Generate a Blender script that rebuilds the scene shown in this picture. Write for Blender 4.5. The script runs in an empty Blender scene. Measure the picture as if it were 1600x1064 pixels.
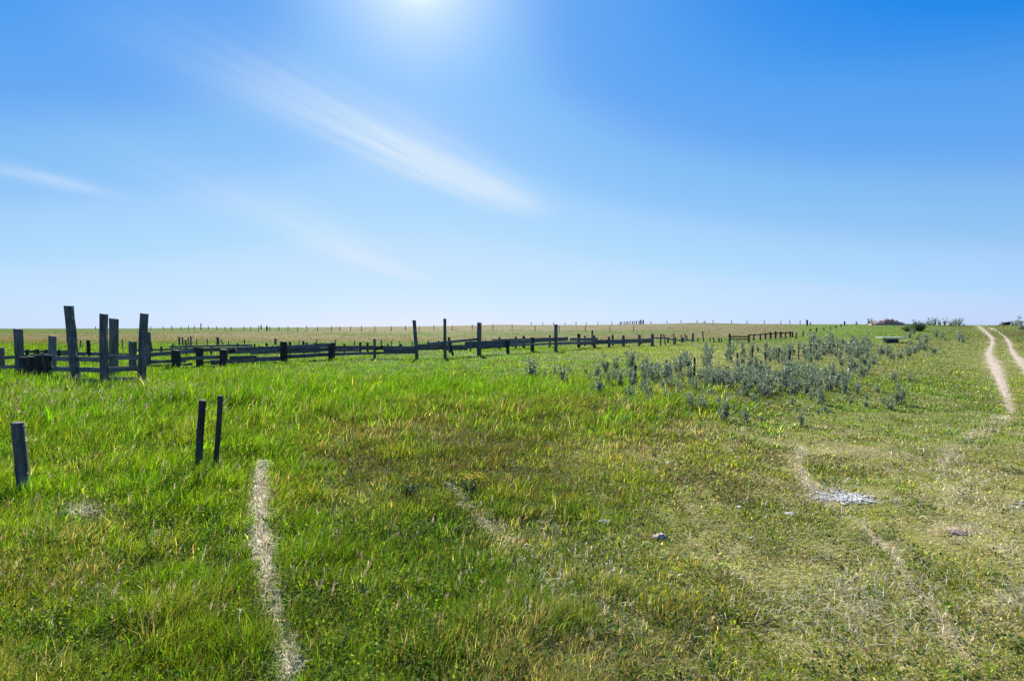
import bpy, bmesh, math, random
import numpy as np
from mathutils import Vector, Matrix

random.seed(7)
RNG = np.random.default_rng(11)
C = bpy.context.scene.collection
SC = bpy.context.scene
R = math.radians

# ------------------------------------------------------------------ camera
EYE = 2.0
F = 889.0                                  # focal length in photo pixels (1600 wide)
TILT = math.atan(20.0 / F)
cam_d = bpy.data.cameras.new("camera")
cam_d.sensor_width = 36.0
cam_d.lens = F / 1600 * 36
cam_d.clip_end = 9000
cam = bpy.data.objects.new("camera", cam_d)
cam.location = (0, 0, EYE)
cam.rotation_euler = (R(90) - TILT, 0, 0)
C.objects.link(cam)
SC.camera = cam

# ------------------------------------------------------------------ light, sky, exposure
SUN_AZ, SUN_EL = R(-9.3), R(32)
SUN_DIR = Vector((math.sin(SUN_AZ) * math.cos(SUN_EL), math.cos(SUN_AZ) * math.cos(SUN_EL), math.sin(SUN_EL)))
SKY_STRENGTH = 0.12
sun_d = bpy.data.lights.new("sun", 'SUN')
sun_d.energy = 5.0
sun_d.angle = R(0.53)
sun_d.color = (1.0, 0.95, 0.86)
sun = bpy.data.objects.new("sun", sun_d)
sun.rotation_euler = SUN_DIR.to_track_quat('Z', 'Y').to_euler()
sun.location = (0, 0, 50)
C.objects.link(sun)
vs = SC.view_settings
vs.view_transform = 'Standard'
vs.look = 'None'
vs.exposure = 1.05
vs.gamma = 1.0


def pixray(px, py):
    """world direction of a photo pixel, scaled so that its y component is 1"""
    x, y, z = (px - 800) / F, (532 - py) / F, -1.0
    ct, st = math.cos(TILT), math.sin(TILT)
    # camera looks along +Y pitched down by TILT
    fwd = Vector((0, ct, -st)); up = Vector((0, st, ct))
    d = Vector((1, 0, 0)) * x + up * y + fwd
    return d / d.y


def make_world():
    w = bpy.data.worlds.new("World")
    SC.world = w
    w.use_nodes = True
    nt = w.node_tree
    nt.nodes.clear()
    N = nt.nodes.new
    L = nt.links.new

    def math_n(op, a, b=None, c=None, clamp=False):
        n = N("ShaderNodeMath"); n.operation = op; n.use_clamp = clamp
        for i, v in enumerate((a, b, c)):
            if v is None:
                continue
            if isinstance(v, (int, float)):
                n.inputs[i].default_value = v
            else:
                L(v, n.inputs[i])
        return n.outputs[0]

    def vmath(op, a, b):
        n = N("ShaderNodeVectorMath"); n.operation = op
        for i, v in enumerate((a, b)):
            if isinstance(v, (tuple, list, Vector)):
                n.inputs[i].default_value = tuple(v)
            else:
                L(v, n.inputs[i])
        return n.outputs["Value"] if op == 'DOT_PRODUCT' else n.outputs["Vector"]

    def mixc(fac, a, b, mode='MIX'):
        n = N("ShaderNodeMix"); n.data_type = 'RGBA'; n.blend_type = mode
        for s, v in ((n.inputs[0], fac), (n.inputs[6], a), (n.inputs[7], b)):
            if isinstance(v, (int, float)):
                s.default_value = v
            elif isinstance(v, (tuple, list)):
                s.default_value = (*v, 1) if len(v) == 3 else v
            else:
                L(v, s)
        return n.outputs[2]

    out = N("ShaderNodeOutputWorld")
    bg = N("ShaderNodeBackground")
    sky = N("ShaderNodeTexSky")
    sky.sky_type = 'NISHITA'
    sky.sun_disc = False
    sky.sun_elevation = SUN_EL
    sky.sun_rotation = SUN_AZ
    sky.altitude = 700
    sky.air_density = 1.0
    sky.dust_density = 0.6
    sky.ozone_density = 3.0
    tc = N("ShaderNodeTexCoord")
    d = tc.outputs["Generated"]
    sep = N("ShaderNodeSeparateXYZ"); L(d, sep.inputs[0])
    # clear dry prairie air: the Nishita radiance goes through one tone curve per channel
    sc_ = N("ShaderNodeVectorMath"); sc_.operation = 'SCALE'; sc_.inputs["Scale"].default_value = SKY_STRENGTH / 2
    L(sky.outputs[0], sc_.inputs[0])
    sp = N("ShaderNodeSeparateXYZ"); L(sc_.outputs[0], sp.inputs[0])
    z = math_n('MAXIMUM', sep.outputs[2], 0.0)
    low = N("ShaderNodeMapRange"); L(z, low.inputs[0]); low.inputs[1].default_value = 0.0; low.inputs[2].default_value = 0.12
    low.inputs[3].default_value = 1.7; low.inputs[4].default_value = 1.0
    def falloff(pts):
        fc = N("ShaderNodeFloatCurve"); cv = fc.mapping.curves[0]
        cv.points[0].location = (0, 1); cv.points[1].location = (1, pts[-1][1])
        for x_, y_ in pts: cv.points.new(x_, y_)
        fc.mapping.update(); L(z, fc.inputs["Value"])
        return fc.outputs[0]
    high_r = falloff([(.10, .97), (.16, .92), (.22, .80), (.33, .60), (.42, .47), (.6, .46)])
    high_g = falloff([(.10, 1.0), (.22, .93), (.33, .80), (.42, .71), (.6, .70)])
    cc = N("ShaderNodeCombineColor")
    for i, pts in enumerate(SKY_CURVES):
        fc = N("ShaderNodeFloatCurve")
        cv = fc.mapping.curves[0]
        cv.points[0].location = (0, 0); cv.points[1].location = (1, pts[-1][1])
        for x_, y_ in pts[:-1]:
            cv.points.new(x_ / 2, y_)
        fc.mapping.update()
        src = sp.outputs[i]
        if i < 2: src = math_n('MULTIPLY', src, (high_r, high_g)[i])
        if i == 2: src = math_n('MULTIPLY', src, low.outputs[0])
        L(src, fc.inputs["Value"]); L(fc.outputs[0], cc.inputs[i])
    k_ = 1.0 / (SKY_STRENGTH * 2 ** vs.exposure)
    s2 = N("ShaderNodeVectorMath"); s2.operation = 'SCALE'; s2.inputs["Scale"].default_value = k_
    L(cc.outputs[0], s2.inputs[0])
    base = s2.outputs[0]
    # cirrus wisps: streaks on a high flat layer, u = x/z, v = y/z
    zz = math_n('MAXIMUM', sep.outputs[2], 0.03)
    u = math_n('DIVIDE', sep.outputs[0], zz)
    v = math_n('DIVIDE', sep.outputs[1], zz)
    comb = N("ShaderNodeCombineXYZ"); L(u, comb.inputs[0]); L(v, comb.inputs[1])
    P = comb.outputs[0]

    def plane(px, py):
        r = pixray(px, py)
        return Vector((r.x / r.z, 1.0 / r.z, 0))
    total = None
    for (p0, p1, w0, w1, peak, amp, seed) in WISPS:
        a, b = plane(*p0), plane(*p1)
        ax = b - a; ln = ax.length; ax = ax / ln
        nrm = Vector((-ax.y, ax.x, 0))
        rel = vmath('SUBTRACT', P, a)
        s = math_n('DIVIDE', vmath('DOT_PRODUCT', rel, ax), ln)
        t = vmath('DOT_PRODUCT', rel, nrm)
        # noise stretched along the streak
        co = N("ShaderNodeCombineXYZ")
        L(math_n('MULTIPLY', s, 2.2), co.inputs[0]); L(math_n('MULTIPLY', t, 2.2 / w1), co.inputs[1])
        co.inputs[2].default_value = seed
        nz = N("ShaderNodeTexNoise"); nz.inputs["Scale"].default_value = 1.0; nz.inputs["Detail"].default_value = 5
        nz.inputs["Roughness"].default_value = 0.62
        L(co.outputs[0], nz.inputs["Vector"])
        co2 = N("ShaderNodeCombineXYZ")
        L(math_n('MULTIPLY', s, 3.0), co2.inputs[0]); co2.inputs[1].default_value = seed * 1.7
        nz2 = N("ShaderNodeTexNoise"); nz2.inputs["Scale"].default_value = 1.0; nz2.inputs["Detail"].default_value = 2
        L(co2.outputs[0], nz2.inputs["Vector"])
        wob = math_n('MULTIPLY', math_n('SUBTRACT', nz2.outputs[0], 0.5), w1 * 1.4)
        tt = math_n('ADD', t, wob)
        wid = math_n('MULTIPLY_ADD', s, (w1 - w0), w0)
        q = math_n('DIVIDE', tt, wid)
        g = math_n('POWER', 2.718, math_n('MULTIPLY', math_n('MULTIPLY', q, q), -1.0))
        # along: rises to peak then falls
        up_ = N("ShaderNodeMapRange"); up_.interpolation_type = 'SMOOTHSTEP'
        L(s, up_.inputs[0]); up_.inputs[1].default_value = -0.05; up_.inputs[2].default_value = peak
        dn = N("ShaderNodeMapRange"); dn.interpolation_type = 'SMOOTHSTEP'
        L(s, dn.inputs[0]); dn.inputs[1].default_value = 1.05; dn.inputs[2].default_value = peak
        m = math_n('MULTIPLY', math_n('MULTIPLY', g, up_.outputs[0]), dn.outputs[0])
        n01 = N("ShaderNodeMapRange")
        L(nz.outputs[0], n01.inputs[0]); n01.inputs[1].default_value = 0.25; n01.inputs[2].default_value = 0.7
        n01.inputs[3].default_value = 0.35
        m = math_n('MULTIPLY', math_n('MULTIPLY', m, n01.outputs[0]), amp)
        total = m if total is None else math_n('ADD', total, m)
    total = math_n('MINIMUM', total, 0.9)
    base = mixc(total, base, CLOUD)
    # aureole of scattered light round the sun, which stands just above the frame
    sd = math_n('MAXIMUM', vmath('DOT_PRODUCT', d, SUN_DIR), 0.0)
    glow = math_n('ADD', math_n('MULTIPLY', math_n('POWER', sd, 1500.0), .75 * k_), math_n('MULTIPLY', math_n('POWER', sd, 170.0), .42 * k_))
    cg = N("ShaderNodeCombineColor")
    L(glow, cg.inputs[0]); L(math_n('MULTIPLY', glow, .74), cg.inputs[1]); L(math_n('MULTIPLY', glow, .4), cg.inputs[2])
    base = mixc(1.0, base, cg.outputs[0], 'ADD')
    L(base, bg.inputs[0])
    bg.inputs[1].default_value = SKY_STRENGTH
    L(bg.outputs[0], out.inputs[0])


SKY_CURVES = [[(.095, .015), (.112, .04), (.17, .105), (.217, .132), (.24, .15), (.29, .215), (.436, .305), (.52, .385), (.72, .455), (.8, .52), (1.2, .60), (2, .78)],
              [(.24, .25), (.28, .295), (.37, .378), (.415, .393), (.446, .41), (.52, .475), (.55, .51), (.71, .585), (.77, .64), (1.0, .725), (1.3, .79), (2, .88)],
              [(.35, .5), (.60, .81), (.67, .85), (.76, .89), (.86, .90), (.98, .93), (1.1, .97), (1.3, .99), (2, 1.0)]]
CLOUD = tuple(v / (SKY_STRENGTH * 2 ** vs.exposure) for v in (.66, .81, .98))
# (start px, end px, width at start, width at end, peak position, amount, seed)
WISPS = [((90, -30), (850, 345), 0.30, 0.22, 0.64, 1.6, 3.1),
         ((60, 165), (670, 448), 0.45, 0.34, 0.66, 1.5, 8.3),
         ((-80, 240), (220, 318), 0.20, 0.20, 0.42, 0.55, 5.5)]
make_world()

# ------------------------------------------------------------------ noise and terrain
def _hash(ix, iy, seed):
    h = (ix.astype(np.int64) * 374761393 + iy.astype(np.int64) * 668265263 + seed * 1442695041) & 0xFFFFFFFF
    h = ((h ^ (h >> 13)) * 1274126177) & 0xFFFFFFFF
    h = (h ^ (h >> 16)) & 0xFFFFFF
    return h / float(0xFFFFFF)


def vnoise(x, y, seed=0):
    x = np.asarray(x, float); y = np.asarray(y, float)
    ix = np.floor(x); iy = np.floor(y)
    fx = x - ix; fy = y - iy
    fx = fx * fx * (3 - 2 * fx); fy = fy * fy * (3 - 2 * fy)
    ix = ix.astype(np.int64); iy = iy.astype(np.int64)
    a = _hash(ix, iy, seed); b = _hash(ix + 1, iy, seed)
    c = _hash(ix, iy + 1, seed); d = _hash(ix + 1, iy + 1, seed)
    return (a * (1 - fx) + b * fx) * (1 - fy) + (c * (1 - fx) + d * fx) * fy


def fbm(x, y, seed=0, octv=4):
    s = 0; amp = 0.5; tot = 0
    for o in range(octv):
        s = s + amp * vnoise(np.asarray(x) * 2 ** o + 17.3 * o, np.asarray(y) * 2 ** o - 9.1 * o, seed + o)
        tot += amp; amp *= 0.5
    return s / tot


def sst(x, a, b):
    t = np.clip((np.asarray(x, float) - a) / (b - a), 0, 1)
    return t * t * (3 - 2 * t)


CREST = np.array([(-600, 514), (0, 514), (120, 513.8), (230, 513), (300, 511.8), (360, 512.2), (440, 511.6), (540, 510.8), (640, 510.2), (700, 509.3), (780, 507.2),
                  (830, 507.8), (940, 507.6), (1000, 506.2), (1040, 505.8), (1075, 504.6), (1100, 504.5), (1140, 505.4), (1200, 506.2),
                  (1260, 506.6), (1330, 506.6), (1430, 506.8), (1500, 507.8), (1530, 508.0), (1600, 507.6), (2200, 508)])


def terrain(X, Y):
    X = np.asarray(X, float); Y = np.asarray(Y, float)
    Ys = np.maximum(Y, 1.0)
    a = np.clip(X / Ys * F + 800, -500, 2100)
    Rr = np.interp(a, [1050, 1350, 3000], [250, 135, 135])
    Y0 = np.interp(a, [900, 1400], [60, 44])
    zc = EYE + Rr * (512 - np.interp(a, CREST[:, 0], CREST[:, 1])) / F
    t = np.clip((Y - Y0) / (Rr - Y0), 0, 1)
    up = t * sst(t, -0.15, 0.25) * zc
    top = 1 - 0.5 * np.clip((t - 0.9) / 0.1, 0, 1) ** 2 * 0.02
    z = up * top
    z = z - np.clip(Y - Rr, 0, 400) * 0.022
    near = 1 - sst(Y, 80, 160)
    z = z + (fbm(X / 2.6, Y / 2.6, 40, 3) - 0.5) * 0.10 * near + (fbm(X / 14, Y / 14, 50, 2) - 0.5) * 0.16 * near
    return z


def tz(x, y):
    return float(terrain(np.array([x]), np.array([y]))[0])


_YS = np.concatenate([np.arange(2.2, 40, 0.02), np.geomspace(40, 400, 3500)])


def at(px, py):
    """ground point seen at a photo pixel"""
    d = pixray(px, py)
    z = EYE + d.z * _YS
    g = terrain(d.x * _YS, _YS)
    k = np.nonzero(z <= g)[0]
    i = k[0] if len(k) else len(_YS) - 1
    y = float(_YS[i])
    return Vector((d.x * y, y, float(g[i])))


def atY(px, Y):
    x = (px - 800) / F * Y
    return Vector((x, Y, tz(x, Y)))


def pt(px, py, Y):
    d = pixray(px, py)
    return Vector((d.x * Y, Y, EYE + d.z * Y))


# ------------------------------------------------------------------ object helpers
def link(name, me, mat=None, parent=None, loc=None):
    o = bpy.data.objects.new(name, me)
    C.objects.link(o)
    if me is not None and mat is not None:
        me.materials.append(mat)
    if parent is not None:
        o.parent = parent
    if loc is not None:
        o.location = loc
    return o


def tag(o, label=None, cat=None, group=None, kind=None):
    if label: o['label'] = label
    if cat: o['category'] = cat
    if group: o['group'] = group
    if kind: o['kind'] = kind
    return o


def thing(name, loc, label, cat, group=None):
    o = bpy.data.objects.new(name, None)
    o.empty_display_size = 0.2
    C.objects.link(o)
    o.location = loc
    return tag(o, label, cat, group)


def bm_mesh(bm, name, smooth=False):
    me = bpy.data.meshes.new(name)
    bm.normal_update()
    bm.to_mesh(me); bm.free()
    if smooth:
        for p in me.polygons: p.use_smooth = True
    return me


def np_mesh(name, verts, loops, sizes, tint=None, smooth=False):
    me = bpy.data.meshes.new(name)
    me.vertices.add(len(verts)); me.vertices.foreach_set("co", np.ascontiguousarray(verts, dtype=np.float32).ravel())
    me.loops.add(len(loops)); me.loops.foreach_set("vertex_index", np.ascontiguousarray(loops, dtype=np.int32))
    me.polygons.add(len(sizes))
    st = np.zeros(len(sizes), dtype=np.int32); st[1:] = np.cumsum(sizes)[:-1]
    me.polygons.foreach_set("loop_start", st)
    if smooth:
        me.polygons.foreach_set("use_smooth", np.ones(len(sizes), dtype=bool))
    if tint is not None:
        at_ = me.attributes.new("tint", 'FLOAT_COLOR', 'POINT')
        c = np.ones((len(verts), 4), dtype=np.float32); c[:, :3] = tint
        at_.data.foreach_set("color", c.ravel())
    me.update(calc_edges=True)
    me.validate()
    return me


# ------------------------------------------------------------------ materials
def new_mat(name):
    m = bpy.data.materials.new(name)
    m.use_nodes = True
    nt = m.node_tree; nt.nodes.clear()
    return m, nt, nt.nodes.new, nt.links.new


def mat_leaf(name, color=None, trans=0.45, gloss=0.06, rough=0.45, warm=(1.15, 1.1, 0.6)):
    """thin leaf: diffuse, light passing through, a soft sheen. color None = the blade's own tint"""
    m, nt, N, L = new_mat(name)
    out = N("ShaderNodeOutputMaterial")
    if color is None:
        a = N("ShaderNodeAttribute"); a.attribute_name = "tint"
        col = a.outputs["Color"]
    else:
        oi = N("ShaderNodeNewGeometry")
        hv = N("ShaderNodeHueSaturation"); hv.inputs["Color"].default_value = (*color, 1)
        mr = N("ShaderNodeMapRange"); L(oi.outputs["Random Per Island"], mr.inputs[0])
        mr.inputs[3].default_value = 0.25; mr.inputs[4].default_value = 2.0
        L(mr.outputs[0], hv.inputs["Value"])
        col = hv.outputs[0]
    dif = N("ShaderNodeBsdfDiffuse"); L(col, dif.inputs[0])
    tr = N("ShaderNodeBsdfTranslucent")
    mw = N("ShaderNodeMix"); mw.data_type = 'RGBA'; mw.blend_type = 'MULTIPLY'; mw.inputs[0].default_value = 1
    L(col, mw.inputs[6]); mw.inputs[7].default_value = (*warm, 1)
    L(mw.outputs[2], tr.inputs[0])
    mx = N("ShaderNodeMixShader"); mx.inputs[0].default_value = trans
    L(dif.outputs[0], mx.inputs[1]); L(tr.outputs[0], mx.inputs[2])
    gl = N("ShaderNodeBsdfGlossy"); gl.inputs["Roughness"].default_value = rough
    gl.inputs[0].default_value = (0.9, 0.95, 0.9, 1)
    m2 = N("ShaderNodeMixShader"); m2.inputs[0].default_value = gloss
    L(mx.outputs[0], m2.inputs[1]); L(gl.outputs[0], m2.inputs[2])
    L(m2.outputs[0], out.inputs[0])
    return m


def mat_wood(name, dark, light, scale=1.0):
    m, nt, N, L = new_mat(name)
    out = N("ShaderNodeOutputMaterial")
    p = N("ShaderNodeBsdfPrincipled"); p.inputs["Roughness"].default_value = 0.85
    p.inputs["Specular IOR Level"].default_value = 0.25
    tc = N("ShaderNodeTexCoord")
    a = N("ShaderNodeAttribute"); a.attribute_name = "grain"      # grain coordinates run along the timber
    mp = N("ShaderNodeMapping"); mp.inputs["Scale"].default_value = (28 * scale, 28 * scale, 1.6 * scale)
    L(a.outputs["Vector"], mp.inputs[0])
    n = N("ShaderNodeTexNoise"); n.inputs["Scale"].default_value = 1; n.inputs["Detail"].default_value = 6
    n.inputs["Roughness"].default_value = 0.65
    L(mp.outputs[0], n.inputs["Vector"])
    n2 = N("ShaderNodeTexNoise"); n2.inputs["Scale"].default_value = 3.2; n2.inputs["Detail"].default_value = 3
    L(a.outputs["Vector"], n2.inputs["Vector"])
    r = N("ShaderNodeValToRGB"); L(n.outputs[0], r.inputs[0])
    r.color_ramp.elements[0].position = 0.32; r.color_ramp.elements[0].color = (*dark, 1)
    r.color_ramp.elements[1].position = 0.68; r.color_ramp.elements[1].color = (*light, 1)
    mx = N("ShaderNodeMix"); mx.data_type = 'RGBA'; mx.blend_type = 'MULTIPLY'
    mr = N("ShaderNodeMapRange"); L(n2.outputs[0], mr.inputs[0]); mr.inputs[1].default_value = 0.4; mr.inputs[2].default_value = 0.75
    L(mr.outputs[0], mx.inputs[0]); L(r.outputs[0], mx.inputs[6]); mx.inputs[7].default_value = (0.55, 0.52, 0.47, 1)
    L(mx.outputs[2], p.inputs["Base Color"])
    b = N("ShaderNodeBump"); b.inputs["Strength"].default_value = 0.6; b.inputs["Distance"].default_value = 0.02
    L(n.outputs[0], b.inputs["Height"]); L(b.outputs[0], p.inputs["Normal"])
    L(p.outputs[0], out.inputs[0])
    return m


def mat_plain(name, color, rough=0.8, var=0.35, scale=12, metal=0.0, bump=0.3):
    m, nt, N, L = new_mat(name)
    out = N("ShaderNodeOutputMaterial")
    p = N("ShaderNodeBsdfPrincipled"); p.inputs["Roughness"].default_value = rough; p.inputs["Metallic"].default_value = metal
    tc = N("ShaderNodeTexCoord")
    n = N("ShaderNodeTexNoise"); n.inputs["Scale"].default_value = scale; n.inputs["Detail"].default_value = 6
    L(tc.outputs["Object"], n.inputs["Vector"])
    r = N("ShaderNodeValToRGB"); L(n.outputs[0], r.inputs[0])
    r.color_ramp.elements[0].position = 0.3; r.color_ramp.elements[0].color = tuple(c * (1 - var) for c in color) + (1,)
    r.color_ramp.elements[1].position = 0.7; r.color_ramp.elements[1].color = tuple(min(1, c * (1 + var)) for c in color) + (1,)
    L(r.outputs[0], p.inputs["Base Color"])
    b = N("ShaderNodeBump"); b.inputs["Strength"].default_value = bump; b.inputs["Distance"].default_value = 0.02
    L(n.outputs[0], b.inputs["Height"]); L(b.outputs[0], p.inputs["Normal"])
    L(p.outputs[0], out.inputs[0])
    return m


def mat_ground():
    m, nt, N, L = new_mat("ground")
    out = N("ShaderNodeOutputMaterial")
    p = N("ShaderNodeBsdfPrincipled"); p.inputs["Roughness"].default_value = 0.95
    p.inputs["Specular IOR Level"].default_value = 0.1
    a = N("ShaderNodeAttribute"); a.attribute_name = "tint"
    g = N("ShaderNodeNewGeometry")
    n1 = N("ShaderNodeTexNoise"); n1.inputs["Scale"].default_value = 22; n1.inputs["Detail"].default_value = 5
    n2 = N("ShaderNodeTexNoise"); n2.inputs["Scale"].default_value = 1.3; n2.inputs["Detail"].default_value = 5
    L(g.outputs["Position"], n1.inputs["Vector"]); L(g.outputs["Position"], n2.inputs["Vector"])
    s = N("ShaderNodeMath"); s.operation = 'ADD'; L(n1.outputs[0], s.inputs[0]); L(n2.outputs[0], s.inputs[1])
    mr = N("ShaderNodeMapRange"); L(s.outputs[0], mr.inputs[0]); mr.inputs[1].default_value = 0.6; mr.inputs[2].default_value = 1.4
    mr.inputs[3].default_value = 0.55; mr.inputs[4].default_value = 1.5
    hv = N("ShaderNodeHueSaturation"); L(a.outputs["Color"], hv.inputs["Color"]); L(mr.outputs[0], hv.inputs["Value"])
    L(hv.outputs[0], p.inputs["Base Color"])
    b = N("ShaderNodeBump"); b.inputs["Strength"].default_value = 0.8; b.inputs["Distance"].default_value = 0.04
    L(n1.outputs[0], b.inputs["Height"]); L(b.outputs[0], p.inputs["Normal"])
    L(p.outputs[0], out.inputs[0])
    return m


M_GRASS = mat_leaf("grass_blades", None, trans=0.55, gloss=0.045, rough=0.45, warm=(1.28, 1.25, 0.48))
M_WEED = mat_leaf("weed_leaves", None, trans=0.5, gloss=0.008, rough=0.6, warm=(1.3, 1.25, 0.6))
M_STRAW = mat_leaf("dry_straw", None, trans=0.3, gloss=0.03, rough=0.5, warm=(1.1, 1.0, 0.8))
M_SILVER = mat_leaf("silver_leaves", (0.215, 0.255, 0.175), trans=0.30, gloss=0.10, rough=0.5, warm=(1.0, 1.1, 0.8))
M_DARKLEAF = mat_leaf("dark_green_leaves", (0.05, 0.10, 0.035), trans=0.3, gloss=0.05, rough=0.5)
M_FLOWER = mat_leaf("yellow_petals", (0.75, 0.52, 0.02), trans=0.35, gloss=0.02, warm=(1, 1, 0.8))
M_TWIG = mat_plain("twig_bark", (0.10, 0.08, 0.06), 0.9, 0.4, 30)
M_WOOD = mat_wood("weathered_wood", (0.05, 0.048, 0.045), (0.25, 0.24, 0.225))
M_BOARD = mat_wood("weathered_board", (0.08, 0.08, 0.078), (0.33, 0.32, 0.30))
M_DARKWOOD = mat_wood("dark_wood", (0.02, 0.018, 0.016), (0.10, 0.09, 0.08))
M_WIRE = mat_plain("rusty_wire", (0.12, 0.09, 0.07), 0.6, 0.3, 40, metal=0.6)
M_STONE = mat_plain("pale_stone", (0.5, 0.46, 0.42), 0.9, 0.3, 6)
M_PINKSTONE = mat_plain("pink_stone", (0.45, 0.33, 0.27), 0.9, 0.3, 9)
M_WHITE = mat_plain("white_chips", (0.58, 0.57, 0.54), 0.85, 0.18, 9)
M_RUBBLE = mat_plain("reddish_rubble", (0.6, 0.36, 0.28), 0.9, 0.4, 1.7)
M_CONCRETE = mat_plain("pale_concrete", (0.8, 0.78, 0.73), 0.85, 0.15, 5)
M_DIRT = mat_plain("pale_dirt", (0.40, 0.325, 0.225), 0.95, 0.3, 3.0, bump=0.6)
M_STEEL = mat_plain("dark_machinery", (0.035, 0.04, 0.045), 0.6, 0.4, 5)
M_GROUND = mat_ground()

# ------------------------------------------------------------------ what grows where (a = bearing, q = nearness; both in map units)
def aq(X, Y):
    Ys = np.maximum(Y, 2.0)
    return X / Ys * F + 800, 2 * F / Ys + 512


def blob(a, q, ca, cq, ra, rq):
    return np.exp(-(((a - ca) / ra) ** 2 + ((q - cq) / rq) ** 2))


# worn lines in the turf: list of (pixel path, half width in m)
PATHS = {
    'straw': [(408, 728, .004), (406, 752, .02), (404, 785, .028), (405, 820, .026), (408, 860, .033), (417, 905, .020), (424, 945, .046), (431, 985, .028), (439, 1015, .014), (447, 1040, .012), (456, 1075, .03)],
    'trail_a': [(700, 762, .04), (730, 790, .06), (762, 820, .08), (790, 850, .12), (830, 890, .16), (880, 960, .08)],
    'trail_b': [(1252, 700, .05), (1247, 725, .06), (1256, 752, .07), (1280, 780, .08), (1310, 800, .07), (1345, 822, .06), (1390, 858, .035), (1420, 905, .015), (1470, 980, .05), (1520, 1040, .03)],
    'trail_c': [(1570, 650, .22), (1500, 700, .10), (1470, 735, .14), (1500, 770, .08), (1560, 830, .10), (1640, 900, .2)],
}
TRACK = {
    'near': [(1528, 509, .2), (1536, 515, .24), (1546, 524, .28), (1551.5, 532, .27), (1551, 538, .21), (1546, 546, .24), (1545, 554, .31), (1551, 566, .35), (1558, 580, .31), (1563, 594, .22), (1567, 606, .17), (1573, 622, .12), (1580, 645, .08)],
    'far': [(1541, 509, .12), (1551, 514, .12), (1562, 520, .14), (1570, 526, .18), (1577, 534, .21), (1580, 545, .2), (1586, 555, .25), (1596, 566, .28), (1610, 582, .28), (1628, 600, .25), (1650, 630, .2), (1680, 670, .15)],
}


def path_world(pts):
    out = []
    for p in pts:
        v = at(p[0], p[1]); out.append((v.x, v.y, p[2] if len(p) > 2 else 0))
    return np.array(out)


def smooth_path(P, n=10):
    t = np.arange(len(P)); tt = np.linspace(0, len(P) - 1, (len(P) - 1) * n + 1)
    Q = np.stack([np.interp(tt, t, P[:, i]) for i in range(P.shape[1])], 1)
    k = n
    ker = np.ones(k) / k
    pad = np.concatenate([np.repeat(Q[:1], k // 2, 0), Q, np.repeat(Q[-1:], k - k // 2 - 1, 0)])
    S = np.stack([np.convolve(pad[:, i], ker, 'valid') for i in range(P.shape[1])], 1)
    S[0] = Q[0]; S[-1] = Q[-1]
    return S


PATHW = {k: smooth_path(path_world(v), 6) for k, v in PATHS.items()}
TRACKW = {k: smooth_path(path_world(v), 8) for k, v in TRACK.items()}


def path_dist(P, X, Y, w=None):
    """distance to a polyline divided by its half width"""
    best = np.full(X.shape, 1e9)
    for i in range(len(P) - 1):
        ax, ay, bx, by = P[i, 0], P[i, 1], P[i + 1, 0], P[i + 1, 1]
        dx, dy = bx - ax, by - ay
        l2 = dx * dx + dy * dy + 1e-9
        t = np.clip(((X - ax) * dx + (Y - ay) * dy) / l2, 0, 1)
        d = np.hypot(X - ax - t * dx, Y - ay - t * dy)
        hw = (P[i, 2] * (1 - t) + P[i + 1, 2] * t) if w is None else w(Y)
        best = np.minimum(best, d / np.maximum(hw, 1e-3))
    return best


PAL = np.array([(0.124, 0.258, 0.007),    # 0 lush
                (0.088, 0.172, 0.010),    # 1 green
                (0.034, 0.070, 0.016),    # 2 dark weeds
                (0.235, 0.270, 0.022),    # 3 yellow green
                (0.108, 0.092, 0.028),    # 4 olive brown
                (0.400, 0.335, 0.205),    # 5 tan
                (0.66, 0.59, 0.43)])      # 6 straw


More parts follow.
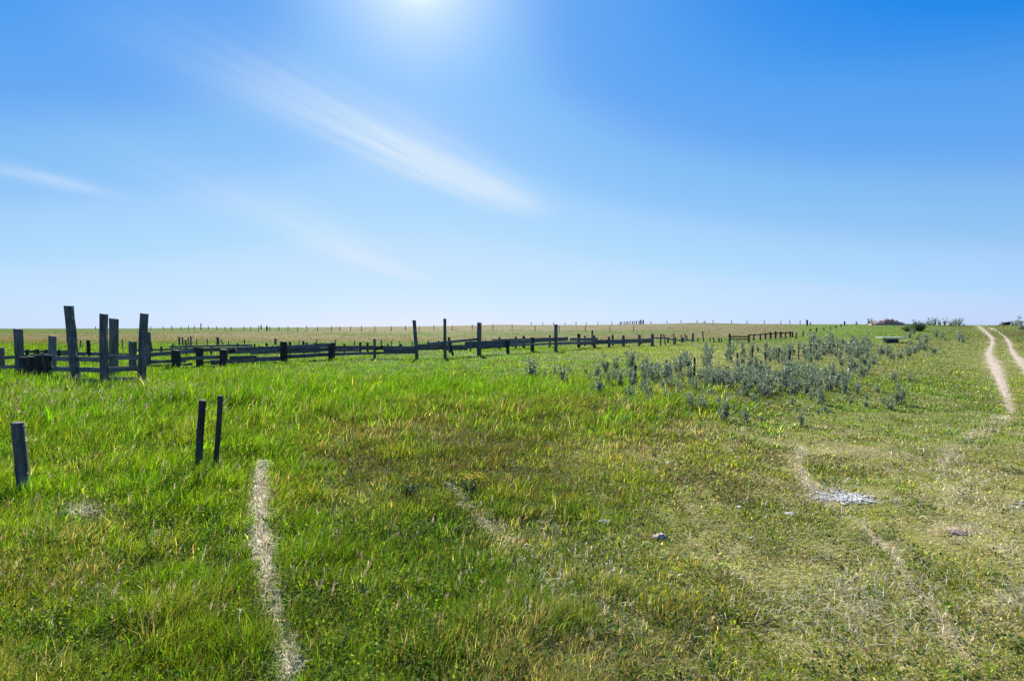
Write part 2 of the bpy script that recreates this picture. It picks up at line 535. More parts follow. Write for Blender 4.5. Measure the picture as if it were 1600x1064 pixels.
def fields(X, Y):
    a, q = aq(X, Y)
    n1 = fbm(X / 1.6, Y / 1.6, 3, 3); n2 = fbm(X / 5.0, Y / 5.0, 13, 3); n3 = fbm(X / 0.5, Y / 0.5, 23, 2)
    W = np.zeros(X.shape + (7,))
    aw = a + (n2 - .5) * 160; qw = q + (n2 - .5) * 50 + (n1 - .5) * 40
    far = 1 - sst(q, 534, 546)
    left = 1 - sst(aw, 330, 560)
    right = sst(aw, 760, 1150)
    band = sst(q, 536, 548) * (1 - sst(qw, 628, 690)) * (1 - sst(aw, 960, 1230))
    lush = np.clip(band + left * sst(q, 536, 548) * (1 - 0.5 * sst(q, 760, 900)), 0, 1)
    fore = sst(qw, 740, 840) * (1 - right) * (1 - left)
    brown = np.clip(blob(a, q, 690, 695, 260, 52) * 1.1 + blob(a, q, 950, 670, 220, 42) + blob(a, q, 1030, 730, 240, 70) * .8 + .5 * sst(fbm(X / 1.7, Y / 1.7, 191, 3), .5, .66) * sst(a, 520, 800) * sst(q, 640, 700)
                    + blob(a, q, 1440, 545, 70, 18) * .9 + blob(a, q, 1400, 580, 70, 25) * .9 + blob(a, q, 1480, 590, 40, 12)
                    + blob(a, q, 1590, 540, 30, 20) + blob(a, q, 1180, 600, 80, 20) * .5 + blob(a, q, 400, 930, 60, 60) * .4
                    + blob(a, q, 300, 1000, 120, 50) * .35, 0, 1) * (1 - far)
    W[..., 0] = 0.15 + 2.1 * lush + .30 * fore
    W[..., 1] = 0.35 + 0.35 * lush + 0.7 * fore + 0.35 * (1 - lush)
    W[..., 2] = 0.14 + 1.1 * fore * sst(n1, .4, .6) + 0.55 * blob(a, q, 170, 690, 150, 40) + .45 * blob(a, q, 300, 800, 120, 60) + .2 * left
    W[..., 3] = 0.16 + .9 * right + 0.12 * fore + .30 * left * sst(q, 640, 740) + .35 * blob(a, q, 1060, 555, 130, 16) * 3 + .3 * blob(a, q, 1560, 620, 60, 60)
    W[..., 4] = 0.10 + 1.6 * brown + 0.15 * right
    W[..., 5] = 0.06 + 0.45 * right + 0.25 * brown + .16 * fore + .12 * left * sst(q, 700, 780) + .25 * blob(a, q, 130, 640, 200, 16) + .3 * blob(a, q, 90, 870, 110, 40) + 2.5 * blob(a, q, 128, 800, 24, 14)
    W[..., 6] = 0.02
    midr = sst(a, 1050, 1250) * (1 - sst(qw, 660, 720)) * (1 - far)
    W[..., 3] *= 1 - .55 * midr; W[..., 5] *= 1 - .7 * midr; W[..., 0] += .9 * midr; W[..., 1] += 1.0 * midr; W[..., 4] += .45 * midr
    thk = blob(a, q, 1130, 598, 150, 24) + blob(a, q, 1270, 560, 110, 14)  # dark understory; the thicket's shadows are also put into these grass colours
    W[..., 2] += 1.3 * thk; W[..., 4] += .7 * thk; W[..., 3] *= 1 - .6 * np.clip(thk, 0, 1)
    # the far slope: bands of ripe and green grass lying across it
    bn = fbm(X / 70, Y / 10, 71, 3); bn2 = fbm(X / 22, Y / 4, 77, 3)
    Yw = Y + (bn - .5) * 26 + (bn2 - .5) * 14
    lf_, rt_ = 1 - sst(a, 420, 560), sst(a, 1040, 1120)
    tan_l = sst(Yw, 72, 84) * (1 - sst(Yw, 126, 142))
    tan_c = sst(Yw, 70, 82) * (1 - .85 * sst(Yw, 100, 108) * (1 - sst(Yw, 128, 140)))
    tan_r = sst(Yw, 72, 82) * (1 - sst(Yw, 185, 215))
    tanb = tan_l * lf_ + tan_r * rt_ + tan_c * (1 - lf_ - rt_)
    side = sst(a + (bn - .5) * 60, 1215, 1275)
    tanb = tanb * (1 - .92 * side)
    Wf = np.zeros_like(W)
    nearf = 1 - sst(Yw, 62, 78)
    Wf[..., 0] = .12 + .9 * nearf + 1.6 * side; Wf[..., 1] = .9 * (1 - tanb) + .28; Wf[..., 3] = .25 * (1 - tanb) + .25 * side
    Wf[..., 4] = .20 + .8 * tanb; Wf[..., 5] = .03 + .8 * tanb
    Wf[..., 2] = .22 * (1 - tanb) * (1 - side)
    rr = sst(a, 1400, 1500)
    redd = blob(a, Y, 1475, 62, 60, 12) + blob(a, Y, 1580, 75, 40, 25)
    Wf = Wf * (1 - rr[..., None]) + rr[..., None] * np.array([.35, .5, .1, .35, .4, .12, 0])
    Wf[..., 4] += 1.6 * redd
    W = W * (1 - far[..., None]) + Wf * far[..., None]
    # patchiness at the size of a stride and of a hand
    m1 = sst(fbm(X / .9, Y / .9, 131, 3), .32, .68); m2 = sst(fbm(X / .45, Y / .45, 141, 2), .3, .7); m3 = sst(fbm(X / 2.3, Y / 2.3, 151, 3), .35, .65)
    nf = 1 - far
    W[..., 0] *= 1 + nf * (.9 * m3 - .45); W[..., 1] *= 1 + nf * (.8 * m2 - .4)
    W[..., 3] *= 1 + nf * (1.6 * m1 - .7); W[..., 5] *= 1 + nf * (2.4 * (1 - m3) * m2 - .6); W[..., 4] *= 1 + nf * (1.2 * (1 - m1) - .6)
    W[..., 2] *= 1 + nf * (1.6 * m3 * (1 - m2) - .5)
    # heights
    h = 0.05 + 0.18 * band + 0.13 * left * sst(q, 536, 548) * (1 - .45 * sst(qw, 690, 780)) + 0.06 * fore + 0.02 * (1 - right) - 0.02 * right * sst(qw, 640, 720)
    h = h + 0.10 * sst(1 - q, -640, -560) * (1 - band) * right * .8
    h = h * (1 - .35 * blob(a, q, 130, 600, 160, 22))
    h = h * (1 - .5 * sst(q, 536, 545) * (1 - sst(q, 580, 605)))
    h = np.where(far > .5, 0.13, h) + brown * .04
    h = h * (0.5 + 0.5 * n1 + .55 * m2 * m1)
    dens = np.ones(X.shape)
    dens *= 1 - 0.45 * right * sst(n1, .52, .68)
    dens *= 1 - 0.35 * sst(n3, .55, .75)
    # worn lines
    bare = np.zeros(X.shape)
    for k, P in PATHW.items():
        dn = path_dist(P, X, Y) * np.exp((fbm(X / .25, Y / .25, 161, 3) - .5) * 1.5) + (n3 - .5) * .9
        s = {'straw': .55 + .45 * sst(n3, .2, .5), 'trail_a': .6 * sst(n1, .46, .62), 'trail_b': .75 * sst(n1, .3, .55), 'trail_c': .4 * sst(n1, .35, .6)}[k]
        inn = (1 - sst(dn, .75, 1.35)) * s
        bare = np.maximum(bare, inn)
    tr = np.zeros(X.shape)
    for k, P in TRACKW.items():
        dn = path_dist(P, X, Y) * 1.25 + (n3 - .5) * .8 + (n1 - .5) * .6
        tr = np.maximum(tr, 1 - sst(dn, .8, 1.25))
        nearby = np.exp(-(dn / 4.0) ** 2) * (1 - far * .5)
        W[..., 3] += 1.0 * nearby; W[..., 5] += .35 * nearby
        h = h * (1 - .5 * np.exp(-(dn / 2.2) ** 2))
    bare2 = .75 * blob(a, q, 1310, 776, 60, 11) + .5 * blob(a, q, 1505, 830, 35, 6) + .35 * blob(a, q, 1590, 940, 50, 20) + .3 * blob(a, q, 1080, 760, 25, 12)
    patch = fbm(X / 1.1, Y / 1.1, 201, 4); patch2 = fbm(X / .55 + .3 * Y, Y / .55, 211, 3)
    cen = sst(a, 640, 900) * sst(q, 700, 800)
    dry = np.maximum(right, cen) * sst(patch, .44, .66) * sst(q, 630, 710)
    W[..., 5] += 1.1 * dry; W[..., 6] += .22 * dry; W[..., 3] += .3 * dry; W[..., 0] *= 1 - .7 * dry
    h = h * (1 - .30 * dry); dens = dens * (1 - .12 * dry)
    bare2 = bare2 + .16 * dry * sst(n3, .45, .7)
    bare = np.clip(np.maximum(bare, bare2), 0, 1)
    strawy = (1 - sst(path_dist(PATHW['straw'], X, Y), .8, 1.5)) * sst(n3, .25, .5)
    dead = left * sst(q, 700, 800) * sst(patch2, .50, .64)
    W[..., 5] += .9 * dead; W[..., 4] += .6 * dead
    lime = sst(fbm(X / .7, Y / .7, 221, 3), .56, .68) * nf * sst(q, 640, 720) * (1 - .5 * fore)
    W[..., 3] += 1.1 * lime * (1 - bare)
    h = h * (1 - .7 * blob(a, q, 128, 812, 34, 22))
    W[..., 5] += bare * 1.2; W[..., 6] += bare * .5
    h = h * (1 - .55 * bare)
    dens = dens * (1 - .8 * bare) * (1 - tr)
    return a, q, W, np.clip(h, .025, .6), dens, bare, tr, n1, n2, far, strawy


# ------------------------------------------------------------------ ground
def build_ground():
    ys = np.concatenate([np.linspace(-18, 2.2, 18), np.geomspace(2.4, 60, 330), np.geomspace(60.6, 300, 170), np.geomspace(310, 6000, 24)])
    us = np.linspace(-1, 1, 321)
    Yg, U = np.meshgrid(ys, us, indexing='ij')
    Xg = U * (np.maximum(Yg, 0) + 5) * 1.45
    Z = terrain(Xg, Yg)
    a, q, W, h, dens, bare, tr, n1, n2, far, strawy = fields(Xg, Yg)
    Wn = W / W.sum(-1, keepdims=True)
    col = Wn @ PAL
    soil = np.array((0.17, 0.125, 0.07)); thatch = np.array((0.19, 0.17, 0.045))
    lf = far[..., None]
    near = col * .35 + (thatch * .5 + soil * .15) * (.24 + .86 * sst(a, 780, 1150))[..., None]  # ground colour darkened left and centre to deepen the shaded gaps between tufts
    near = near * (1 - bare[..., None]) + bare[..., None] * np.array((0.36, 0.29, 0.18))
    col = near * (1 - lf) + lf * col * np.array((.68, .65, .58))
    col = col * (1 - tr[..., None]) + tr[..., None] * np.array((0.40, 0.33, 0.23))
    col = col * (1 - strawy[..., None]) + strawy[..., None] * np.array((.52, .46, .33))
    col *= (0.8 + 0.4 * fbm(Xg / .3, Yg / .3, 91, 2))[..., None]
    n, m = Yg.shape
    idx = np.arange(n * m).reshape(n, m)
    quads = np.stack([idx[:-1, :-1], idx[:-1, 1:], idx[1:, 1:], idx[1:, :-1]], -1).reshape(-1)
    me = np_mesh("ground", np.stack([Xg, Yg, Z], -1).reshape(-1, 3), quads, np.full((n - 1) * (m - 1), 4), col.reshape(-1, 3), True)
    o = link("ground", me, M_GROUND)
    tag(o, "rolling prairie ground with worn patches rising to a low ridge", "ground", kind='structure')


build_ground()


def ribbon(name, P, width, mat, label, lift=0.012, seed=0):
    """a worn strip following the ground with ragged edges"""
    n = len(P)
    t = np.gradient(P[:, :2], axis=0); t /= np.linalg.norm(t, axis=1, keepdims=True) + 1e-9
    nr = np.stack([-t[:, 1], t[:, 0]], 1)
    K = 11
    rows = []
    s = np.concatenate([[0], np.cumsum(np.hypot(*np.diff(P[:, :2], axis=0).T))])
    for j in range(K):
        u = j / (K - 1) * 2 - 1
        w = width(P) * (1 + .6 * (fbm(s / .9 + 50 * (u > 0), s * 0 + 3, seed + 5, 4) - .5) * 2)
        xy = P[:, :2] + nr * (u * w)[:, None]
        z = terrain(xy[:, 0], xy[:, 1]) + lift * (1 - .6 * abs(u))
        rows.append(np.concatenate([xy, z[:, None]], 1))
    V = np.stack(rows, 1).reshape(-1, 3)
    idx = np.arange(n * K).reshape(n, K)
    quads = np.stack([idx[:-1, :-1], idx[1:, :-1], idx[1:, 1:], idx[:-1, 1:]], -1).reshape(-1)
    me = np_mesh(name, V, quads, np.full((n - 1) * (K - 1), 4), None, True)
    o = link(name, me, mat)
    tag(o, label, "track", kind='structure')
    return o


ribbon("dirt_track", smooth_path(path_world(TRACK['near'][:-1]), 60), lambda P: P[:, 2] * .56, M_DIRT, "pale dirt wheel rut winding up to the ridge, the nearer one", seed=1)
ribbon("dirt_track", smooth_path(path_world(TRACK['far'][:-1]), 60), lambda P: P[:, 2] * .56, M_DIRT, "pale dirt wheel rut at the right edge, the farther one", seed=2)

# ------------------------------------------------------------------ grass
def build_blades(name, root, h, w, tint, mat, label, lean=None, cat="grass", tipcol=None, flat=0.0):
    n = len(root)
    th = RNG.uniform(0, 2 * np.pi, n)
    side = np.stack([np.cos(th), np.sin(th), np.zeros(n)], 1)
    if lean is None:
        ph = RNG.uniform(0, 2 * np.pi, n); am = np.abs(RNG.normal(0, .35, n)) + .08
        lean = np.stack([np.cos(ph) * am + .14, np.sin(ph) * am - .05], 1)
    up = np.zeros((n, 3)); up[:, 2] = 1
    ln3 = np.concatenate([lean, np.zeros((n, 1))], 1)
    mid = root + up * (h * .55)[:, None] + ln3 * (h * .32)[:, None]
    tip = root + up * (h * (1 - .25 * np.minimum(np.hypot(lean[:, 0], lean[:, 1]), 1.6) - flat))[:, None] + ln3 * h[:, None]
    hw = side * (w * .5)[:, None]
    V = np.stack([root - hw, root + hw, mid + hw * .8, mid - hw * .8, tip], 1).reshape(-1, 3)
    b = np.arange(n) * 5
    loops = np.stack([b, b + 1, b + 2, b + 3, b + 3, b + 2, b + 4], 1).reshape(-1)
    sizes = np.tile(np.array([4, 3]), n)
    T = np.repeat(tint[:, None, :], 5, 1)
    if tipcol is not None:
        T[:, 4] = tipcol
    o = link(name, np_mesh(name, V, loops, sizes, T.reshape(-1, 3)), mat)
    tag(o, label, cat, kind='stuff')
    return o


def pick(W, rnd):
    c = np.cumsum(W / W.sum(-1, keepdims=True), -1)
    return (rnd[:, None] > c).sum(-1).clip(0, 6)


def scatter(n, qlo, qhi, spread=1.12, power=1.0):
    q = qlo + (qhi - qlo) * RNG.random(n) ** power
    Y = 2 * F / (q - 512)
    X = RNG.uniform(-1, 1, n) * (Y * spread + .8)
    return X, Y


def build_grass():
    # tufts, spread so that near and far ground are covered alike
    X1, Y1 = scatter(125000, 545, 1130)
    X2, Y2 = scatter(42000, 532, 640)
    X3, Y3 = scatter(30000, 518.7, 548)
    X = np.concatenate([X1, X2, X3]); Y = np.concatenate([Y1, Y2, Y3])
    a, q, W, h, dens, bare, tr, n1, n2, far, strawy = fields(X, Y)
    keep = RNG.random(len(X)) < dens
    X, Y, W, h, far, n1, bare, a, q = X[keep], Y[keep], W[keep], h[keep], far[keep], n1[keep], bare[keep], a[keep], q[keep]
    T = len(X)
    dom = pick(W ** 1.3, RNG.random(T))
    hj = h * np.exp(RNG.normal(0, .34, T) + .9 * (fbm(X / .22, Y / .22, 251, 2) - .5))
    val = np.exp(RNG.normal(0, .26, T) * np.where(far > .5, .45, 1)) * (1 + (far < .5) * .7 * (fbm(X / .35, Y / .35, 171, 3) - .5))
    k = 11
    ti = np.repeat(np.arange(T), k)
    n = len(ti)
    rad = (0.03 + 0.012 * Y[ti]) * np.sqrt(RNG.random(n)) * np.where(far[ti] > .5, 1.2, 1)
    ph = RNG.uniform(0, 2 * np.pi, n)
    bx = X[ti] + np.cos(ph) * rad; by = Y[ti] + np.sin(ph) * rad
    bz = terrain(bx, by) - .01
    hb = hj[ti] * RNG.uniform(.45, 1.15, n)
    keepb = np.ones(n, bool)
    for P, wf, lim, soft in ((PATHW['straw'], None, 1.2, .9), (PATHW['trail_a'], None, .9, .4), (PATHW['trail_b'], None, .9, .45), (TRACKW['near'], None, 1.0, 1.0), (TRACKW['far'], None, 1.0, 1.0)):
        tn = path_dist(P, X, Y, wf) < 7
        m = tn[ti]
        dn = path_dist(P, bx[m], by[m], wf)
        kill = (dn < lim * np.clip(RNG.normal(.95, .2, m.sum()), .4, 1.5)) & (RNG.random(m.sum()) < soft)
        keepb[np.nonzero(m)[0][kill]] = False
        if P is PATHW['straw']:       # grass beside the flattened strip is lower than the rest
            hb[m] *= .55 + .45 * sst(dn, 1.0, 3.5)
    bx, by, bz, hb, ti, rad, ph = bx[keepb], by[keepb], bz[keepb], hb[keepb], ti[keepb], rad[keepb], ph[keepb]
    n = len(ti)
    own = pick(W[ti], RNG.random(n))
    kind = np.where(RNG.random(n) < np.where(far[ti] > .5, .8, .6), dom[ti], own)
    col = PAL[kind] * (val[ti] * np.exp(RNG.normal(0, .36, n)))[:, None]
    fm = (far[ti] > .5) & (kind >= 5)
    col[fm] *= np.array((.66, .57, .40))
    col *= .88
    # hue drift between blades
    col[:, 0] *= np.exp(RNG.normal(0, .14, n))
    hb = np.where(kind == 2, hb * .75, hb)
    hb = np.where(kind >= 5, hb * 1.05, hb)
    hb = np.minimum(hb, np.maximum(h[ti] * 1.9, .05))
    w = np.maximum(.0032, by * .00095) * RNG.uniform(.6, 1.3, n) * np.where(kind == 2, 1.7, 1) * np.where(far[ti] > .5, .55, 1 - .3 * sst(by, 14, 24)) * (1 + .35 * sst(a[ti], 850, 1150) * (by < 15))
    am = np.abs(RNG.normal(0, .34, n)) + .06
    out = rad / (0.03 + 0.012 * Y[ti])
    lx = np.cos(ph) * (am * .6 + .25 * out) + .26 + RNG.normal(0, .12, n)
    ly = np.sin(ph) * (am * .6 + .25 * out) - .05 + RNG.normal(0, .12, n)
    short = sst(hb, .12, .05) * 0 + np.where(hb < .09, .8, 0)
    lx += RNG.normal(0, 1, n) * short * .6; ly += RNG.normal(0, 1, n) * short * .6
    build_blades("grass", np.stack([bx, by, bz], 1), hb, w, col, M_GRASS, "prairie grass, lush green on the left and short and dry on the right", lean=np.stack([lx, ly], 1))

    # seed stalks standing over the tall grass
    X, Y = scatter(46000, 540, 1010, 1.1, .8)
    a, q, W, h, dens, *_ = fields(X, Y)
    p = np.clip((h - .14) * 3.0, 0, 1) * (.12 + .9 * blob(a, q, 120, 636, 220, 26) + 1.6 * blob(a, q, 60, 865, 150, 48) + 1.0 * blob(a, q, 180, 840, 170, 60)
                                         + .25 * blob(a, q, 300, 600, 260, 30)) + .02
    keep = RNG.random(len(X)) < p * dens
    X, Y, h = X[keep], Y[keep], h[keep]
    n = len(X)
    Z = terrain(X, Y)
    hs = h * RNG.uniform(1.1, 1.6, n) + .03
    lx = RNG.normal(.22, .15, n); ly = RNG.normal(-.03, .14, n)
    tint = np.tile(np.array((.50, .43, .30)), (n, 1)) * np.exp(RNG.normal(0, .2, n))[:, None]
    build_blades("seed_stalks", np.stack([X, Y, Z], 1), hs, np.maximum(.0025, Y * .0006), tint, M_STRAW, "pale ripe seed stalks standing above the tall green grass", np.stack([lx, ly], 1))
    # the heads: little pointed spindles of chaff
    tip = np.stack([X + lx * hs, Y + ly * hs, Z + hs * (1 - .25 * np.minimum(np.hypot(lx, ly), 1.6))], 1)
    m = 5
    rr = np.repeat(tip, m, 0) - np.stack([np.repeat(lx, m), np.repeat(ly, m), np.ones(n * m)], 1) * (RNG.random(n * m) * .07)[:, None]
    hh = RNG.uniform(.03, .06, n * m)
    wd = np.maximum(.007, np.repeat(Y, m) * .0013)
    t2 = np.repeat(tint, m, 0) * RNG.uniform(.8, 1.4, (n * m, 1))
    am = RNG.normal(0, .35, (n * m, 2)) + np.array((.3, 0))
    build_blades("seed_heads", rr, hh, wd, t2, M_STRAW, "small pale seed heads topping the grass stalks", am)

    # broad leaved weeds low in the turf
    X, Y = scatter(30000, 560, 1130)
    a, q, W, h, dens, bare, tr, n1, n2, far, strawy = fields(X, Y)
    p = .10 + .55 * (1 - sst(a, 700, 1000)) * sst(q, 620, 720) * sst(fbm(X / .8, Y / .8, 231, 3), .46, .6) + .8 * blob(a, q, 170, 690, 160, 38) + .6 * blob(a, q, 300, 800, 110, 60) + .6 * blob(a, q, 600, 930, 200, 110) * sst(n1, .4, .6) + .5 * blob(a, q, 80, 1000, 90, 60) + .35 * blob(a, q, 470, 880, 60, 100) + .12 * sst(a, 900, 1100) * sst(n1, .5, .65)
    keep = RNG.random(len(X)) < p * dens * .7 * (1 - .8 * sst(Y, 8, 15))
    X, Y, h, a = X[keep], Y[keep], h[keep], a[keep]
    T = len(X); k = 13
    ti = np.repeat(np.arange(T), k); n = len(ti)
    ph = RNG.uniform(0, 2 * np.pi, n); rad = RNG.random(n) ** .5 * (.035 + .003 * Y[ti])
    hz = RNG.random(n) * (h[ti] * .95 + .03)
    c = np.stack([X[ti] + np.cos(ph) * rad, Y[ti] + np.sin(ph) * rad, terrain(X[ti], Y[ti]) + hz + .01], 1)
    ln = RNG.uniform(.014, .032, n) * (1 + .03 * Y[ti])
    az = ph + RNG.normal(0, .7, n); el = RNG.normal(.35, .45, n)
    dirv = np.stack([np.cos(az) * np.cos(el), np.sin(az) * np.cos(el), np.sin(el)], 1)
    sd = np.stack([-np.sin(az), np.cos(az), RNG.normal(0, .3, n)], 1)
    wv = sd * (ln * .30)[:, None]
    V = np.stack([c, c + dirv * (ln * .45)[:, None] + wv, c + dirv * ln[:, None], c + dirv * (ln * .45)[:, None] - wv], 1).reshape(-1, 3)
    tv = np.exp(RNG.normal(0, .3, T))
    base = np.where((RNG.random(T) < .5)[:, None], np.array((.16, .24, .02)), np.array((.06, .125, .022)))
    tint = np.repeat((base * tv[:, None])[ti] * np.exp(RNG.normal(0, .2, n))[:, None], 4, 0)
    o = link("weeds", np_mesh("weeds", V, np.arange(n * 4), np.full(n, 4), tint), M_WEED)
    tag(o, "low broad leaved weeds among the grass blades", "weeds", kind='stuff')

    # straw lying in the pale strip and along worn lines
    roots = []
    for kname, cnt in (('straw', 9000), ('trail_a', 260), ('trail_b', 300), ('trail_c', 350)):
        P = PATHW[kname]
        # pick along the line weighted by nearness so that far ends are not overfilled
        seg = np.hypot(*np.diff(P[:, :2], axis=0).T); cum = np.concatenate([[0], np.cumsum(seg)])
        s = RNG.random(cnt) * cum[-1]
        x = np.interp(s, cum, P[:, 0]); y = np.interp(s, cum, P[:, 1]); wdt = np.interp(s, cum, P[:, 2])
        off = RNG.normal(0, .62, cnt) * (wdt * 1.25 + .006)
        x = x + off; y = y + RNG.normal(0, .05, cnt)
        roots.append(np.stack([x, y], 1))
    ex = []
    for (px, py, rx, ry, cnt) in ((128, 802, 30, 12, 260), (1500, 832, 40, 6, 120), (1590, 940, 50, 20, 130), (900, 900, 80, 60, 300), (1350, 950, 160, 70, 900), (1480, 760, 90, 60, 500), (150, 950, 150, 60, 500), (1395, 640, 200, 8, 0)):
        for _ in range(cnt):
            v = at(px + random.gauss(0, rx * .6), py + random.gauss(0, ry * .6)); ex.append((v.x, v.y))
    roots.append(np.array(ex))
    xy = np.concatenate(roots); n = len(xy)
    Z = terrain(xy[:, 0], xy[:, 1]) + RNG.uniform(.005, .04, n)
    az = RNG.normal(1.9, .9, n); am = RNG.uniform(1.2, 2.4, n)
    hh = RNG.uniform(.035, .11, n)
    tint = np.array((.78, .71, .50)) * np.exp(RNG.normal(0, .22, n))[:, None]
    build_blades("straw", np.stack([xy[:, 0], xy[:, 1], Z], 1), hh, np.maximum(.004, xy[:, 1] * .0010), tint, M_STRAW,
                 "bleached straw lying along the narrow pale strip and worn lines", np.stack([np.cos(az) * am, np.sin(az) * am], 1), cat="straw", flat=.55)

    # tiny yellow flowers
    X, Y = scatter(2600, 600, 1100)
    a, q, W, h, *_ = fields(X, Y)
    p = .15 * blob(a, q, 620, 900, 220, 120) + .10 * blob(a, q, 1130, 640, 180, 40) + .015
    keep = RNG.random(len(X)) < p * 1.6
    X, Y, h = X[keep], Y[keep], h[keep]; n = len(X)
    c = np.stack([X, Y, terrain(X, Y) + h * .95 + .02], 1)
    s = (.006 + .0009 * Y)[:, None]
    V = []; loops = []; sizes = []
    for j in range(5):
        t0, t1 = 2 * np.pi * j / 5, 2 * np.pi * (j + .8) / 5
        tm = (t0 + t1) / 2
        V.append(np.stack([c, c + s * np.array((np.cos(t0) * .7, np.sin(t0) * .7, .25)), c + s * np.array((np.cos(tm) * 1.2, np.sin(tm) * 1.2, .45)), c + s * np.array((np.cos(t1) * .7, np.sin(t1) * .7, .25))], 1))
    V = np.concatenate(V).reshape(-1, 3)
    o = link("wildflowers", np_mesh("wildflowers", V, np.arange(len(V)), np.full(len(V) // 4, 4)), M_FLOWER)
    tag(o, "tiny yellow wildflowers dotted through the turf", "flowers", kind='stuff')


build_grass()

# ------------------------------------------------------------------ timber
def timber(name, p0, p1, w, d, mat, parent, rough=.06, squared=False, seg=7, taper=.0, roll=0.0, cut=.12):
    """weathered post or rail from p0 to p1: a ragged prism with worn corners and sawn ends; grain runs along it"""
    p0 = Vector(p0); p1 = Vector(p1)
    ax = (p1 - p0); ln = ax.length; ax.normalize()
    ref = Vector((0, 0, 1)) if abs(ax.z) < .7 else Vector((0, 1, 0))
    sx = ax.cross(ref).normalized(); sy = sx.cross(ax).normalized()
    if roll:
        q = Matrix.Rotation(roll, 3, ax); sx = q @ sx; sy = q @ sy
    K = 12
    bm = bmesh.new()
    lay = bm.verts.layers.float_vector.new("grain")
    org = parent.location if parent is not None else p0
    goff = random.uniform(0, 40)
    prof = []
    for k in range(K):
        t = 2 * math.pi * (k + .5) / K
        c, s = math.cos(t), math.sin(t)
        if squared:
            m = max(abs(c), abs(s)); m = 1 / (m ** .85)
        else:
            m = 1 + random.uniform(-.07, .07)
        prof.append((c * m, s * m, random.uniform(.93, 1.05)))
    rings = []
    bow = Vector((random.uniform(-1, 1), random.uniform(-1, 1), 0)) * ln * .006
    for i in range(seg + 1):
        t = i / seg
        f = (1 - taper * t)
        c = p0 + (p1 - p0) * t + bow * math.sin(math.pi * t)
        ring = []
        for (u, v, j) in prof:
            rj = j * (1 + random.uniform(-rough, rough))
            lo = 0
            if i == seg: lo = (u * .5 + random.uniform(-.3, .3)) * cut * w
            if i == 0: lo = random.uniform(-.3, .3) * cut * w
            vv = bm.verts.new(c + sx * (u * w * .5 * f * rj) + sy * (v * d * .5 * f * rj) + ax * lo - org)
            vv[lay] = Vector((u * w * .5 + goff, v * d * .5, t * ln + goff))
            ring.append(vv)
        rings.append(ring)
    for i in range(seg):
        for k in range(K):
            bm.faces.new((rings[i][k], rings[i][(k + 1) % K], rings[i + 1][(k + 1) % K], rings[i + 1][k]))
    bm.faces.new(list(reversed(rings[0]))); bm.faces.new(rings[-1])
    bmesh.ops.recalc_face_normals(bm, faces=bm.faces)
    me = bm_mesh(bm, name)
    return link(name, me, mat, parent, None if parent is not None else org)


def post_pts(px_t, py_t, px_b, py_b, Y=None):
    b = at(px_b, py_b) if Y is None else atY(px_b, Y)
    t = pt(px_t, py_t, b.y)
    return b, t


def post(parent, px_t, py_t, px_b, py_b, wpx, mat=None, Y=None, name="post", squared=False, depth=1.0, wmin=.05):
    b, t = post_pts(px_t, py_t, px_b, py_b, Y)
    w = max(wmin, wpx * b.y / F)
    ax = (t - b).normalized()
    if squared: w *= .86
    o = timber(name, b - ax * .12, t, w, w * depth, mat or M_WOOD, parent, squared=squared, roll=random.uniform(-.16, .16))
    return b, t, o


def rail(parent, pxa, pya, pxb, pyb, Ya, Yb, hpx, mat=None, thick=.05, name="rail", over=.12):
    a, b = pt(pxa, pya, Ya), pt(pxb, pyb, Yb)
    ax = (b - a).normalized()
    h = hpx * (Ya + Yb) / 2 / F
    return timber(name, a - ax * over, b + ax * over, h, thick, mat or M_BOARD, parent, rough=.07, squared=True, seg=8, roll=math.pi / 2, cut=.1)


def wire(parent, pts, r=.004, name="wire", sag=.03):
    bm = bmesh.new()
    org = parent.location
    P = []
    for i in range(len(pts) - 1):
        a, b = Vector(pts[i]), Vector(pts[i + 1])
        for k in range(4):
            t = k / 4
            P.append(a.lerp(b, t) - Vector((0, 0, sag * 4 * t * (1 - t))))
    P.append(Vector(pts[-1]))
    prev = None
    for i, p in enumerate(P):
        d = (P[min(i + 1, len(P) - 1)] - P[max(i - 1, 0)]).normalized()
        s = d.cross(Vector((0, 0, 1)))
        if s.length < 1e-4: s = Vector((1, 0, 0))
        s.normalize(); u = s.cross(d)
        ring = [bm.verts.new(p - org + (s * math.cos(k * 2.094) + u * math.sin(k * 2.094)) * r) for k in range(3)]
        if prev:
            for k in range(3):
                bm.faces.new((prev[k], prev[(k + 1) % 3], ring[(k + 1) % 3], ring[k]))
        prev = ring
    return link(name, bm_mesh(bm, name), M_WIRE, parent)


# ---- foreground posts
def lone_post(px_t, py_t, px_b, py_b, wpx, label, mat=None, wrap=(), squared=False, group=None):
    b = at(px_b, py_b)
    root = thing("fence_post", b, label, "post", group)
    b, t, o = post(root, px_t, py_t, px_b, py_b, wpx, mat, squared=squared)
    o.name = "shaft"
    for f in wrap:
        c = b.lerp(t, f)
        w = wpx * b.y / F * .53
        ring = [c + Vector((math.cos(k * .5236) * w, math.sin(k * .5236) * w, (math.sin(k * .5236 + f * 9)) * w * .35)) for k in range(13)]
        wire(root, ring, .0035, "wire", 0)
    return root, b, t


